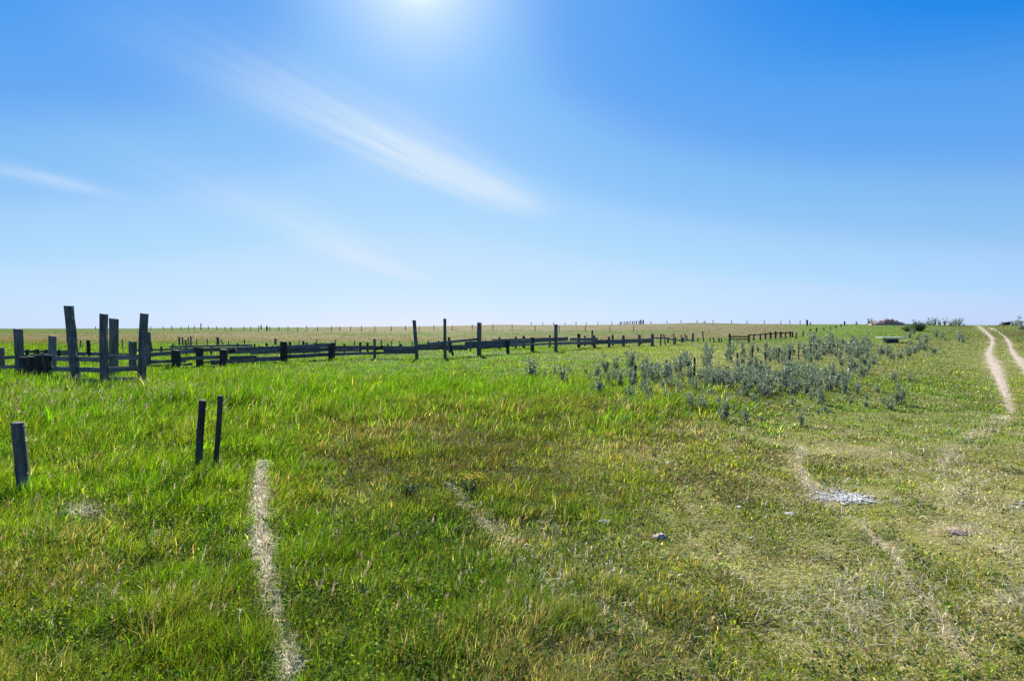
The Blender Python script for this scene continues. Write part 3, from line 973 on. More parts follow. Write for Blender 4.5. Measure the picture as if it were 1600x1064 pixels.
rootA, bA, tA = lone_post(27.5, 660, 38, 776, 17, "grey round fence post wrapped with rusty wire, nearest the camera", M_WOOD, wrap=(.3, .74, .77, .93), group="old posts standing in the foreground grass")
wA = 17 * bA.y / F * .55
wire(rootA, [bA.lerp(tA, .74) + Vector((wA * .6, -wA, 0)), bA.lerp(tA, .5) + Vector((.02, -wA * 1.15, 0)), bA.lerp(tA, .3) + Vector((-wA * .7, -wA * .95, 0))], .0035, "wire", -.01)
lone_post(317, 625, 310, 733, 10.5, "dark thick post, left one of the leaning pair in tall grass", M_DARKWOOD, wrap=(.85,), group="old posts standing in the foreground grass")
lone_post(344.5, 618, 335, 742, 7, "slim dark pole, right one of the leaning pair in tall grass", M_DARKWOOD, squared=True, group="old posts standing in the foreground grass")

# ---- loading chute at the left
f1 = thing("corral_fence", at(162, 607), "tall three rail corral panel with high posts at left", "fence")
P = [(107, 478, 119, 600, 11.5), (162, 490.5, 163, 608, 10), (225.5, 490, 221.5, 606, 10.5)]
pp = [post(f1, *p, mat=M_WOOD, squared=True) for p in P]
post(f1, 178, 498, 176.5, 592, 11, mat=M_WOOD, squared=True)
yl = at(80, 591).y
segs = [(80, 116, [(560, 561), (576, 577), (592.5, 593)], yl, pp[0][0].y), (117, 163, [(561, 562), (577, 578.5), (594, 597)], pp[0][0].y, pp[1][0].y), (164, 219, [(559, 558), (577, 575.5), (592, 593.5)], pp[1][0].y, pp[2][0].y)]
for x0, x1, rr, ya, yb in segs:
    for (ra, rb) in rr:
        rail(f1, x0, ra, x1, rb, ya + .14, yb + .14, 7.5)
f2 = thing("corral_fence", at(28, 580), "low left end corral rails with a square post and a paler one", "fence")
q1 = post(f2, 28, 514, 30.5, 583, 10, mat=M_WOOD, squared=True)
q2 = post(f2, 82, 525, 82, 585, 9, mat=M_BOARD, squared=True)
q3 = post(f2, 3, 543, 4, 580, 6, mat=M_WOOD)
q4 = post(f2, -60, 538, -60, 582, 10, mat=M_WOOD, squared=True)
for (x0, y0, x1, y1) in ((-60, 561, 30, 558), (-60, 574, 30, 573), (30, 558, 82, 553)):
    rail(f2, x0, y0, x1, y1, q1[0].y + .15, q1[0].y + .15, 5)
for i, (px, yt, pxb, yb, w, lb) in enumerate(((36, 558, 38, 587, 10, "squat dark fence stub touching the square left corral post"), (49.5, 557, 50, 588, 11, "squat dark fence stub, second in the row of four"),
                                       (61, 554.5, 65, 590, 10, "leaning dark fence stub, third in the row of four"), (73, 554, 78, 591, 11, "slanting dark fence stub ending the row at the chute rails"))):
    b = at(pxb, yb)
    rt = thing("fence_stub", b, lb, "post", "short thick stubs beside the chute")
    _, _, o = post(rt, px, yt, pxb, yb, w, mat=M_DARKWOOD)
    o.name = "shaft"

# ---- long corral fence
LONG = [(207, 533.5, 207, 578, 8), (231, 519, 231.5, 576, 6), (275, 547, 275, 577, 10), (311.5, 544, 312, 574, 8), (350, 546, 349, 573, 10), (443.5, 533.5, 443.5, 566, 9), (518.5, 537, 518, 562, 9),
        (585, 529, 585.5, 561, 3.8), (647, 500.5, 651.5, 561, 5.5), (695, 498, 695.5, 560, 4), (749, 504, 748.5, 556, 6.5), (793.5, 531, 793.5, 553, 5), (832, 527, 831.5, 550, 6), (869, 507, 868.5, 550, 5.5), (904.5, 521.5, 904.5, 544, 5), (927.5, 524, 928.5, 543.5, 4.5), (951.5, 526.5, 951.5, 543, 4),
        (974, 524, 974, 541.5, 4.5), (999, 523, 998.5, 540.5, 4.5), (1019.5, 521.5, 1019, 541, 4.5)]
f3 = thing("corral_fence", at(443, 566), "long weathered plank corral fence with uneven posts across the pasture", "fence")
LP = [post(f3, *p[:4], p[4] * 1.15, mat=M_DARKWOOD if i in (2, 3, 4, 5, 6, 11, 12, 14) else M_WOOD, squared=(i not in (7, 9))) for i, p in enumerate(LONG)]
# planks: (x0, y0, x1, y1, height px)
PLANKS = [(228, 555, 312, 548, 7), (308, 547, 392, 544.5, 7), (228, 566, 290, 563.5, 6), (272, 561, 350, 557.5, 6.5), (228, 580, 312, 574, 4), (230, 572, 300, 569, 4), (310, 567, 352, 564, 3), (392, 552, 446, 549.5, 3.5), (444, 551, 500, 549, 3), (520, 548, 560, 547.5, 3), (600, 547.5, 650, 547, 3), (330, 566, 444, 559.5, 6.5), (350, 551, 444, 546, 5), (360, 559, 400, 557, 4),
          (371, 546.5, 446, 543, 6), (443, 543.5, 520, 538.5, 5.5), (443, 546.5, 522, 546, 5.5), (444, 557.5, 520, 553.5, 5), (518, 543, 588, 542.5, 4.5), (520, 553.5, 588, 551.5, 4), (585, 543, 651, 543.5, 4.5), (586, 551.5, 651, 550.5, 3.5),
          (648, 543, 698, 542, 8), (668, 538, 695, 535.5, 4.5), (695, 535, 749, 529.5, 3.5), (696, 543.5, 730, 543, 7), (727, 539.5, 795, 536.5, 9), (748, 543, 795, 540.5, 4.5),
          (792, 535, 834, 532.5, 6.5), (793, 540.5, 870, 536.5, 2.6), (830, 532, 887, 529.5, 5.5), (868, 537, 932, 534, 3.5), (891, 530.5, 934, 530, 4), (903, 536.5, 952, 534.5, 4.5), (928, 533.5, 976, 533, 4.5), (951, 536.5, 1000, 533.5, 3.2), (974, 532.2, 1020, 531, 3.5), (998, 535.5, 1020, 533.5, 2.6)]
lx = [p[2] for p in LONG]; ly = [b[0].y for b in LP]
for (x0, y0, x1, y1, hp) in PLANKS:
    rail(f3, x0, y0, x1, y1, float(np.interp(x0, lx, ly)) + .16, float(np.interp(x1, lx, ly)) + .16, hp * (.86 if x1 < 400 else 1.12), mat=random.choice((M_BOARD, M_BOARD, M_WOOD)), over=.03)
# brace beside the tall post and the chunky blocks spiked on the rails
yb = LP[1][0].y
timber("brace", pt(232, 528, yb), pt(238, 549, yb + .1), .10, .08, M_WOOD, f3, squared=True)
timber("cap_block", pt(303, 545, ly[3]), pt(316, 546, ly[3]), .12, .2, M_DARKWOOD, f3, squared=True)
timber("cap_block", pt(360, 548.5, ly[4]), pt(369, 547, ly[4]), .28, .2, M_DARKWOOD, f3, squared=True)
timber("cap_block", pt(514, 538.5, ly[6]), pt(524, 537.5, ly[6]), .10, .2, M_DARKWOOD, f3, squared=True)
timber("brace", pt(587, 546, ly[7]), pt(599, 541, ly[7]), .22, .16, M_DARKWOOD, f3, squared=True)
timber("brace", pt(703, 535, ly[9] - .1), pt(708, 556, ly[9] - .1), .13, .12, M_DARKWOOD, f3)

# ---- back line of the corral
f4 = thing("corral_fence", atY(207, 46), "back rail line of the corral seen behind the front planks", "fence")
BACK = [(42, 546, 42, 5), (53, 546.5, 53, 2), (58.5, 545.5, 58.5, 5), (72, 546, 72, 5), (92, 546, 92, 4), (138, 531.5, 138, 5), (290, 531, 291.5, 2.6), (270, 536.5, 270, 2), (371.5, 536, 371.5, 2.5), (386, 540, 386, 2), (405, 540, 405, 2), (252, 541, 252, 3), (330, 539, 330, 3), (398, 537, 398, 2.4), (492, 535.5, 492, 3), (538, 537, 538, 3), (606, 537, 606, 2.6), (735, 530, 735, 2.6), (416.5, 536, 416.5, 3),
        (453, 534, 453, 4), (474, 532.5, 474, 3.5), (479, 535, 479, 4), (563, 534.5, 563, 3.5), (574, 535, 574, 3.5), (626, 537, 626, 5), (651, 532, 651, 4), (701.5, 527, 702.5, 3.5),
        (780.5, 526.5, 780.5, 3), (806, 526, 806, 3), (818.5, 525, 818.5, 4), (859, 523.5, 859, 3), (914, 524.5, 914, 2.5), (925.5, 516, 925.5, 2.5), (957.5, 523, 957.5, 3)]
for (xt, yt, xb, w) in BACK:
    Yb = float(np.interp(xb, [40, 300, 700, 960], [36, 42, 47, 64]))
    post(f4, xt, yt, xb, 0, w, mat=M_DARKWOOD, Y=Yb, wmin=.09)
for (x0, y0, x1, y1, hp) in ((32, 549.5, 108, 549.5, 3.5), (105, 551.5, 180, 553, 4), (90, 553.5, 210, 554, 4), (380, 544.5, 520, 541, 3), (208, 547.5, 300, 545, 3), (268, 542, 392, 539.5, 3), (520, 545, 652, 546, 2.6), (770, 531, 862, 528.5, 2.2), (660, 539.5, 704, 536, 3)):
    rail(f4, x0, y0, x1, y1, float(np.interp(x0, [40, 300, 700, 960], [36, 42, 47, 64])), float(np.interp(x1, [40, 300, 700, 960], [36, 42, 47, 64])), hp)

# ---- branch rail past the corral corner
f5 = thing("corral_fence", at(1083, 534), "broken sagging rail and thin stakes past the corral corner", "fence")
BR = [(1033, 522, 1032, 540.5, 2.3), (1037, 522, 1040, 540, 1.8), (1043.5, 527, 1044, 536, 3), (1052.5, 521, 1053, 538, 1.8), (1055.5, 527, 1054.5, 539, 3), (1064.5, 522.5, 1065, 535, 1.7), (1067.5, 527.5, 1067, 535, 3.2), (1073, 524, 1074, 532, 2), (1070, 520.5, 1071, 530, 1.7), (1083, 520.5, 1082, 534, 3.2), (1090.5, 528, 1090.5, 534, 2), (1097.5, 518, 1099.5, 534, 2),
      (1109.5, 527.5, 1109.5, 534.5, 1.7), (1115, 527.5, 1115.5, 535, 2), (1123, 527.5, 1124, 535, 2), (1127, 528.5, 1127.5, 535, 1.5)]
bp = [post(f5, *p, mat=M_WOOD, wmin=.06) for p in BR]
yy = bp[0][0].y
for (x0, y0, x1, y1, hp) in ((1020, 527.8, 1040, 528.2, 2), (1040, 528.2, 1053, 531.5, 2), (1053, 531.5, 1083, 532.2, 1.8)):
    rail(f5, x0, y0, x1, y1, yy + .1, yy + .1, hp)

# ---- rail fence at the right
f6 = thing("rail_fence", at(1140, 536), "dark two rail fence stepping away beyond the silvery thicket", "fence")
RF = [(1140, 521.5, 1140.5, 537, 3), (1170, 523.5, 1170, 535, 3.2), (1178, 523.5, 1178, 533, 2), (1188, 521.5, 1188, 532, 2.2), (1196, 520.5, 1196, 531, 2.4), (1204, 519, 1204, 530, 2.6), (1212, 517.5, 1211.5, 529, 2.6), (1220, 518, 1220, 528, 2.8), (1227.5, 519, 1227.5, 527.5, 2.2), (1234.5, 518, 1234.5, 527, 2.2), (1238.5, 518.5, 1238, 527, 2)]
rp = [post(f6, *p, mat=M_DARKWOOD, squared=True) for p in RF]
rail(f6, 1140, 526, 1170, 526, rp[0][0].y, rp[1][0].y, 2.0, mat=M_DARKWOOD)
rail(f6, 1140, 530, 1170, 530, rp[0][0].y, rp[1][0].y, 1.8, mat=M_DARKWOOD)
for i in range(1, len(RF) - 1):
    y0 = np.interp(RF[i][2], [1170, 1238], [523.6, 519.6]); y1 = np.interp(RF[i + 1][2], [1170, 1238], [523.6, 519.6])
    rail(f6, RF[i][2], y0, RF[i + 1][2], y1, rp[i][0].y, rp[i + 1][0].y, 1.7, mat=M_DARKWOOD)


# ---- wire fences
def wire_fence(name, label, posts, wires=2, mat=None, h=None, group=None):
    """posts: (px_top, py_top, px_base, Y, width px)"""
    b0 = atY(posts[0][2], posts[0][3])
    root = thing("wire_fence", b0, label, "fence", group)
    tops = []
    for (xt, yt, xb, Y, w) in posts:
        b = atY(xb, Y)
        t = pt(xt, yt, Y) if h is None else b + Vector(((xt - xb) / F * Y, 0, h * random.uniform(.85, 1.12)))
        if t.z < b.z + .25: t.z = b.z + .25
        ww = max(.07, w * Y / F)
        timber("post", b - Vector((0, 0, .1)), t, ww, ww, mat or M_WOOD, root, seg=4)
        tops.append((b, t))
    for k in range(wires):
        f = .9 - .35 * k
        wire(root, [b.lerp(t, f) + Vector((0, -.05, 0)) for b, t in tops], .003)
    return root


PEN = [(280, 526.5, 280, 2.6), (285, 527, 285.5, 2.2), (294, 527.5, 294, 2), (298, 525.5, 298, 2.4), (307, 530, 307.5, 1.6), (323.5, 529.5, 324, 1.7), (340.5, 526.5, 340, 4), (345, 531, 349, 1.5), (357, 532.5, 357, 1.6), (382, 529.5, 382, 1.6), (430.5, 529, 430, 3.6), (468, 531, 466, 1.5), (495, 530, 495, 1.6), (524, 531, 524, 1.5), (554, 531.5, 554, 1.5), (596, 531, 595.5, 2), (612, 532, 612, 1.4), (624.5, 533, 624.5, 1.6), (644, 532.5, 644, 1.5), (669, 531.5, 669, 2), (685, 531.5, 685, 2)]
wire_fence("pen", "thin pen fence with two wires standing behind the corral planks", [(a, b, c, 62, w) for (a, b, c, w) in PEN])
stk = [(126, 532, 124.5, 1.8), (128.5, 543, 128.5, 1.5), (93, 543.5, 93, 1.5), (191, 530.5, 191, 1.6)]
wire_fence("stakes", "few thin stakes rising behind the tall chute posts", [(a, b, c, 52, w) for (a, b, c, w) in stk], wires=1)
RX = [118, 150, 184, 236, 255, 269, 283, 295, 304, 314, 325, 339, 352, 361, 381, 392, 404, 422, 436, 450, 465, 480, 496, 518, 531, 548, 565, 586, 612, 634, 655, 678, 707, 738, 770, 800, 836, 874, 915, 953, 990]
wire_fence("ridge", "wire fence with evenly spaced thin posts crossing the far slope", [(x + random.uniform(-.8, .8), 0, x, float(np.interp(x, [100, 236, 450, 700, 836, 990], [205, 190, 150, 152, 128, 110])) * random.uniform(.98, 1.02), 1.0) for x in RX], h=1.35)
SX = [830, 848, 865, 883, 900, 916, 934, 956, 1017, 1042, 1064, 1089, 1114, 1143, 1167, 1194, 1220, 1234, 1250]
wire_fence("skyline", "distant thin posted wire fence along the middle skyline", [(x, 0, x, float(np.interp(x, [1050, 1350], [243, 133])) , 1.0) for x in SX], h=1.3)
RL = [(1244, 520, 1244, 2), (1255, 517.5, 1255, 2), (1266, 514, 1266.5, 2), (1276, 512.5, 1276, 2.2), (1287, 511.5, 1287.5, 1.8), (1297, 510, 1297, 1.6), (1306, 508.5, 1306, 2), (1314, 506.5, 1314, 1.6)]
wire_fence("climb", "short wire fence climbing to the ridge beyond the rail fence", [(a, b, c, float(np.interp(a, [1244, 1314], [72, 122])), w) for a, b, c, w in RL])
SH = [(993, 570, 993, 604, 4), (1041.5, 563, 1040, 598, 3.2), (1085.5, 559, 1085, 590, 3), (1152, 551, 1152.5, 575, 2.6), (1175.5, 545, 1176, 573, 2.2), (1195, 550, 1197, 568, 2.2), (1217, 544, 1217, 567, 1.8), (1235, 547, 1234, 565, 2.2), (1248, 543, 1248.5, 562, 1.8), (1267.5, 537.5, 1266, 558, 2), (1276, 539, 1276, 557, 1.6), (1286, 537, 1286, 553, 1.8), (1297, 536, 1297.5, 552, 2), (1309, 537, 1309, 550, 1.5), (1318, 533, 1318, 546, 1.5), (1320.5, 533, 1321, 547, 1.5)]
wire_fence("thicket", "dark thin posted wire fence running through the silvery shrubs", [(a, b, c, at(c, d).y, w) for a, b, c, d, w in SH], mat=M_DARKWOOD)

# dark stub posts on the skyline
for (px, yt, w, Y, lb) in ((417, 509, 2.2, 160, "lone dark post on the far left slope, taller than its fence"), (408, 508, 1.8, 190, "small dark post on the left skyline beside the lone slope post"),
                           (314, 505.5, 1.5, 188, "single tall stake poking above the left skyline"), (1261, 500, 2.8, 150, "stout dark post on the skyline left of the rubble heap"), (1319.5, 502, 2.2, 134, "dark skyline post nearest the rubble heap")):
    b = atY(px, Y)
    rt = thing("fence_post", b, lb, "post")
    o = timber("shaft", b - Vector((0, 0, .1)), pt(px, yt, Y), max(.1, w * Y / F), max(.1, w * Y / F), M_DARKWOOD, rt, seg=4)

# ---- far windbreak
wb = thing("windbreak_fence", atY(985, 240), "slatted windbreak fence standing alone on the far skyline", "fence")
for i, px in enumerate(np.linspace(968, 1005, 12)):
    px += random.uniform(-.8, .8)
    b = atY(px, 240)
    hh = np.interp(px, [968, 990, 1005], [1.2, 1.5, 1.8]) * random.uniform(.9, 1.1)
    timber("board", b - Vector((0, 0, .1)), b + Vector((random.uniform(-.05, .05), 0, hh)), (.62 if px > 999 else .34) * random.uniform(.8, 1.2), .06, M_WOOD, wb, squared=True, seg=4)
for f in (.45, 1.0):
    a, b = atY(967, 240.1), atY(1006, 240.1)
    timber("rail", a + Vector((0, .06, f)), b + Vector((0, .06, f + .1)), .1, .06, M_WOOD, wb, squared=True)


# ------------------------------------------------------------------ stones and debris
def rock_bm(bm, c, s, seed, sub=2, rough=.22):
    rnd = random.Random(seed)
    ret = bmesh.ops.create_icosphere(bm, subdivisions=sub, radius=1.0)
    off = [Vector((rnd.uniform(-1, 1), rnd.uniform(-1, 1), rnd.uniform(-1, 1))).normalized() for _ in range(9)]
    cut = [rnd.uniform(.55, .9) for _ in off]
    rot = Matrix.Rotation(rnd.uniform(0, 6.28), 3, 'Z')
    for v in ret['verts']:
        p = v.co.copy()
        for n_, d_ in zip(off, cut):
            k = p.dot(n_) - d_
            if k > 0: p -= n_ * k
        p *= 1 + rnd.uniform(-rough, rough) * .25
        v.co = rot @ Vector((p.x * s[0], p.y * s[1], p.z * s[2])) + Vector(c)


def stone(px, py, wpx, hpx, mat, label, seed, Y=None):
    b = at(px, py) if Y is None else atY(px, Y)
    w = wpx * b.y / F * .5; h = hpx * b.y / F
    bm = bmesh.new()
    rock_bm(bm, (0, 0, h * .12), (w, w * 1.1, h * .48), seed)
    o = link("stone", bm_mesh(bm, "stone"), mat, None, b)
    tag(o, label, "stone", "stones lying in the grass")


stone(945, 818, 22, 12, M_STONE, "flat grey white stone left of the pinkish one in short grass", 1)
stone(1030, 840, 26, 12, M_PINKSTONE, "low pinkish stone in the short grass right of the grey stone", 2)
stone(800, 760, 16, 7, M_WHITE, "small white stone right of the yellow flowered weed", 3)
stone(1046, 514, 7, 2.6, M_STONE, "big pale boulder on the far slope beyond the corral", 4, Y=150)
stone(1234, 803, 15, 6, M_WHITE, "white stone just left of the spilled white chips", 5)
stone(1492, 832, 34, 9, M_PINKSTONE, "flat buff stone slab in dry grass at the right", 6)
stone(1154, 793, 8, 5, M_WHITE, "tiny white stone midway between pinkish stone and white chips", 7)
stone(1043, 724, 10, 4, M_WHITE, "tiny white stone in olive grass below the silvery thicket", 8)


def chips(name, spots, label):
    bm = bmesh.new()
    c0 = at(spots[0][0], spots[0][1])
    i = 0
    for (px, py, rx, ry, cnt, big) in spots:
        for _ in range(cnt):
            v = at(px + random.gauss(0, rx), py + random.gauss(0, ry))
            s = random.uniform(.35, 1.0) ** 1.6 * big
            i += 1
            rock_bm(bm, (v.x - c0.x, v.y - c0.y, v.z - c0.z + s * .2 + .012), (s * random.uniform(.7, 1.4), s * random.uniform(.7, 1.3), s * .38), i, 1)
    o = link(name, bm_mesh(bm, name), M_WHITE, None, c0)
    tag(o, label, "gravel", kind='stuff')


chips("gravel", [(1318, 778, 24, 4, 420, .021), (1285, 770, 16, 6, 170, .016), (1335, 783, 16, 3, 150, .025), (1315, 760, 30, 6, 120, .014), (1380, 783, 22, 3, 30, .016), (1340, 800, 60, 20, 30, .012)], "spilled white gravel chips across the worn curved trail")
chips("gravel", [(1592, 789, 10, 5, 60, .018)], "small scatter of white gravel at the right edge of the turf")

# rubble heap on the right skyline
hb = atY(1390, 128)
bm = bmesh.new()
rows_ = []
for i in range(17):
    u = i / 8 - 1
    hm = max(.06, 1.5 * (1 - abs((u + .12) / 1.05) ** 1.3)) * .8
    rows_.append([bm.verts.new((u * 4.9 + random.uniform(-.1, .1), v * 1.7, -.1 + hm * (1 - v * v) * random.uniform(.85, 1.1) - (.3 if abs(v) == 1 or abs(u) == 1 else 0))) for v in (-1, -.6, -.2, .2, .6, 1)])
for i in range(16):
    for j in range(5):
        bm.faces.new((rows_[i][j], rows_[i + 1][j], rows_[i + 1][j + 1], rows_[i][j + 1]))
for i in range(340):
    u = max(-.95, min(.95, random.gauss(-.05, .42)))
    wx = 4.6
    prof = max(.06, 1.5 * (1 - abs((u - (-.12)) / 1.05) ** 1.3)) if abs(u) < 1 else .1
    s = random.uniform(.12, .34)
    yy = random.uniform(-1.3, 1.3)
    rock_bm(bm, (u * wx, yy, random.random() ** .6 * prof * (1 - abs(yy) / 2.2)), (s * random.uniform(.8, 1.5), s, s * random.uniform(.5, .9)), i, 1)
for i in range(40):
    a_ = random.uniform(-.2, .3); x_ = random.gauss(0, 1.3)
    z_ = max(.1, 1.1 * (1 - abs(x_ + .4) / 3.2)) + random.uniform(-.1, .15)
    m_ = Matrix.Translation((x_, random.uniform(-1, .6), z_)) @ Matrix.Rotation(random.uniform(0, 3), 4, 'Z') @ Matrix.Rotation(a_, 4, 'Y') @ Matrix.Diagonal((random.uniform(.8, 2.0), .1, .07, 1))
    bmesh.ops.create_cube(bm, size=1, matrix=m_)
o = link("rubble_heap", bm_mesh(bm, "rubble_heap"), M_RUBBLE, None, hb)
tag(o, "reddish brown heap of rubble and old boards on the skyline", "heap")

# pale lid on a dark stand among shrubs
tb = at(1392, 535)
tr_ = thing("stock_trough", tb, "pale flat topped trough on dark stand among distant shrubs", "trough")
zt = pt(1392, 527.5, tb.y).z - tb.z
bm = bmesh.new()
bmesh.ops.create_cube(bm, size=1, matrix=Matrix.Translation((0, 0, zt)) @ Matrix.Diagonal((2.6, 1.2, .12, 1)))
bmesh.ops.bevel(bm, geom=bm.edges, offset=.025, segments=2, affect='EDGES')
link("slab", bm_mesh(bm, "slab"), M_CONCRETE, tr_)
bm = bmesh.new()
bmesh.ops.create_cube(bm, size=1, matrix=Matrix.Translation((0, 0, zt * .5 - .1)) @ Matrix.Diagonal((1.1, .9, zt - .06, 1)))
bmesh.ops.bevel(bm, geom=bm.edges, offset=.03, segments=1, affect='EDGES')
link("stand", bm_mesh(bm, "stand"), M_STEEL, tr_)

# dark implement on the ridge at the far right
ib = atY(1571, 131)
im = thing("farm_wagon", ib, "dark boxy farm wagon with arched drawbar on the ridge right of the track", "wagon")
k = 131 / F


def bxm(name, x0, x1, z0, z1, d, mat):
    bm = bmesh.new()
    bmesh.ops.create_cube(bm, size=1, matrix=Matrix.Translation(((x0 + x1) / 2 * k, 0, (z0 + z1) / 2 * k)) @ Matrix.Diagonal(((x1 - x0) * k, d, (z1 - z0) * k, 1)))
    bmesh.ops.bevel(bm, geom=bm.edges, offset=.03, segments=1, affect='EDGES')
    link(name, bm_mesh(bm, name), mat, im)


bxm("box_body", -3, 3.6, 3.0, 5.4, 1.5, M_STEEL)
bxm("axle_block", -2.6, 2.8, .6, 2.9, .9, M_STEEL)
bxm("end_block", -6.6, -3.2, .4, 2.6, 1.3, M_STEEL)
for s in (-1, 1):
    bm = bmesh.new()
    m_ = Matrix.Translation((1.2 * k, s * .62, .36)) @ Matrix.Rotation(R(90), 4, 'X')
    bmesh.ops.create_cone(bm, cap_ends=True, segments=20, radius1=.36, radius2=.36, depth=.16, matrix=m_)
    bmesh.ops.bevel(bm, geom=[e for e in bm.edges if len(e.link_faces) == 2 and e.calc_face_angle(0) > 1], offset=.03, segments=2, affect='EDGES')
    link("wheel", bm_mesh(bm, "wheel"), M_STEEL, im)
arc = [Vector((3.4 + t * 9, 0, 5.2 + .4 * math.sin(t * 3) - 4.6 * t ** 2.4)) * k for t in np.linspace(0, 1, 9)]
bm = bmesh.new(); prev = None
for p in arc:
    ring = [bm.verts.new(p + Vector((0, math.cos(j * 1.5708) * .09, math.sin(j * 1.5708) * .09))) for j in range(4)]
    if prev:
        for j in range(4): bm.faces.new((prev[j], prev[(j + 1) % 4], ring[(j + 1) % 4], ring[j]))
    prev = ring
link("drawbar", bm_mesh(bm, "drawbar"), M_STEEL, im)


# ------------------------------------------------------------------ shrubs
def shrub_meshes(seed, h=.8, spread=.42, stems=8, leaves=520, leaf=.055, name="shrub"):
    rg = np.random.default_rng(seed)
    bm = bmesh.new()
    cents = []
    for s in range(stems):
        az = rg.uniform(0, 6.28); rr = abs(rg.normal(0, spread * .55)) + .04
        hh = h * rg.uniform(.4, 1.0)
        p0 = Vector((rg.normal(0, .05), rg.normal(0, .05), -.05))
        pts = []
        for i in range(6):
            t = i / 5
            pts.append(p0 + Vector((math.cos(az) * rr * t ** 1.2, math.sin(az) * rr * t ** 1.2, hh * t)) + Vector((rg.normal(0, .012), rg.normal(0, .012), 0)))
        prev = None
        for i, p in enumerate(pts):
            r = .011 * (1 - .75 * i / 5)
            ring = [bm.verts.new(p + Vector((math.cos(j * 2.094) * r, math.sin(j * 2.094) * r, 0))) for j in range(3)]
            if prev:
                for j in range(3): bm.faces.new((prev[j], prev[(j + 1) % 3], ring[(j + 1) % 3], ring[j]))
            prev = ring
        n_ = int(leaves / stems * (hh / h) * 1.3)
        # side twigs carry tight leaf clumps
        for c in range(9):
            t = rg.uniform(.12, 1.0)
            i = min(int(t * 5), 4); f = t * 5 - i
            b = pts[i].lerp(pts[i + 1], f)
            tip = b + Vector((rg.normal(0, .045), rg.normal(0, .045), rg.uniform(.02, .12)))
            cents.append((b, tip, max(3, n_ // 9)))
    V = []
    for b, tip, cnt in cents:
        for _ in range(cnt):
            c = b.lerp(tip, rg.uniform(0, 1.1)) + Vector(rg.normal(0, .022, 3))
            az = rg.uniform(0, 6.28); el = rg.normal(.75, .45)
            d = Vector((math.cos(az) * math.cos(el), math.sin(az) * math.cos(el), math.sin(el)))
            sd = d.cross(Vector(rg.normal(0, 1, 3))).normalized()
            l = leaf * rg.uniform(.6, 1.25); w = l * .22
            V += [c, c + d * l * .45 + sd * w, c + d * l, c + d * l * .45 - sd * w]
    V = np.array([tuple(v) for v in V])
    fol = np_mesh(name + "_foliage", V, np.arange(len(V)), np.full(len(V) // 4, 4))
    stem = bm_mesh(bm, name + "_stems")
    return fol, stem


SHR = [shrub_meshes(100 + i, h=random.uniform(.7, .95), spread=random.uniform(.24, .38), stems=random.randint(6, 10), leaves=random.randint(520, 760), leaf=.075, name="silver_shrub") for i in range(7)]
for f_, s_ in SHR:
    f_.materials.append(M_SILVER); s_.materials.append(M_TWIG)
GRN = [shrub_meshes(200 + i, h=.5, spread=.3, stems=9, leaves=620, leaf=.05, name="green_bush") for i in range(3)] + [shrub_meshes(210, h=.5, spread=.42, stems=14, leaves=2600, leaf=.045, name="green_bush")]
for f_, s_ in GRN:
    f_.materials.append(M_DARKLEAF); s_.materials.append(M_TWIG)


def shrub(pos, hpx_or_m, var, label, cat="shrub", group=None, name="silver_shrub", wide=1.0):
    root = thing(name, pos, label, cat, group)
    fol, stem = var
    f = link("foliage", fol, None, root); s = link("stem", stem, None, root)
    for o in (f, s):
        o.scale = (hpx_or_m * wide, hpx_or_m * wide, hpx_or_m)
        o.rotation_euler.z = 0
    root.rotation_euler.z = random.uniform(0, 6.28)
    return root


GS = "silvery shrubs growing in the thicket"
NAMED = [(937, 620, 42, "silvery shrub at the far left tip of the thicket"), (1020, 600, 38, "silvery shrub between the first two dark thicket posts"), (1106, 580, 38, "tall silvery shrub behind the third thicket post against green grass"),
         (1122, 596, 40, "full silvery shrub right of the third thicket post"), (1072, 566, 24, "silvery shrub clump left of the third post at the back edge"), (1196, 612, 46, "largest round silvery shrub in the front middle of the thicket"), (1222, 612, 40, "silvery shrub touching the right side of the largest round one"),
         (1250, 610, 34, "silvery shrub third along the front line from the largest one"), (1132, 657, 44, "tall isolated silvery shrub in front of the thicket"), (1165, 662, 28, "low silvery shrub just right of the tall isolated one"), (1191, 660, 22, "small silvery shrub ending the isolated front trio"),
         (1402, 632, 40, "broad silvery shrub alone toward the dirt track"), (1390, 640, 24, "small silvery shrub at the foot of the lone broad one"), (1282, 632, 30, "silvery shrub standing apart right of the front line"), (1250, 665, 30, "loose silvery shrub alone in lighter grass at front right"),
         (1142, 555, 30, "silvery shrub at the foot of the rail fence corner post"), (1080, 640, 26, "silvery shrub pair member on the brown grass edge, left one"), (1096, 640, 28, "silvery shrub pair member on the brown grass edge, right one"), (985, 625, 28, "silvery shrub in front of the first dark thicket post"),
         (868, 585, 16, "tiny dark silver plant in lush grass left of the thicket"), (852, 590, 14, "tiny grey plant farthest left in the lush grass"), (1265, 540, 20, "silvery shrub at the back below the rail fence end"), (1160, 545, 16, "grey shrub beneath the lower rails of the right fence")]
for i, (px, py, hp, lb) in enumerate(NAMED):
    p = at(px, py)
    shrub(p, .95 * hp * p.y / F / .82, SHR[i % 7], lb, group=GS)
taken = [(at(n[0], n[1]).x, at(n[0], n[1]).y) for n in NAMED]
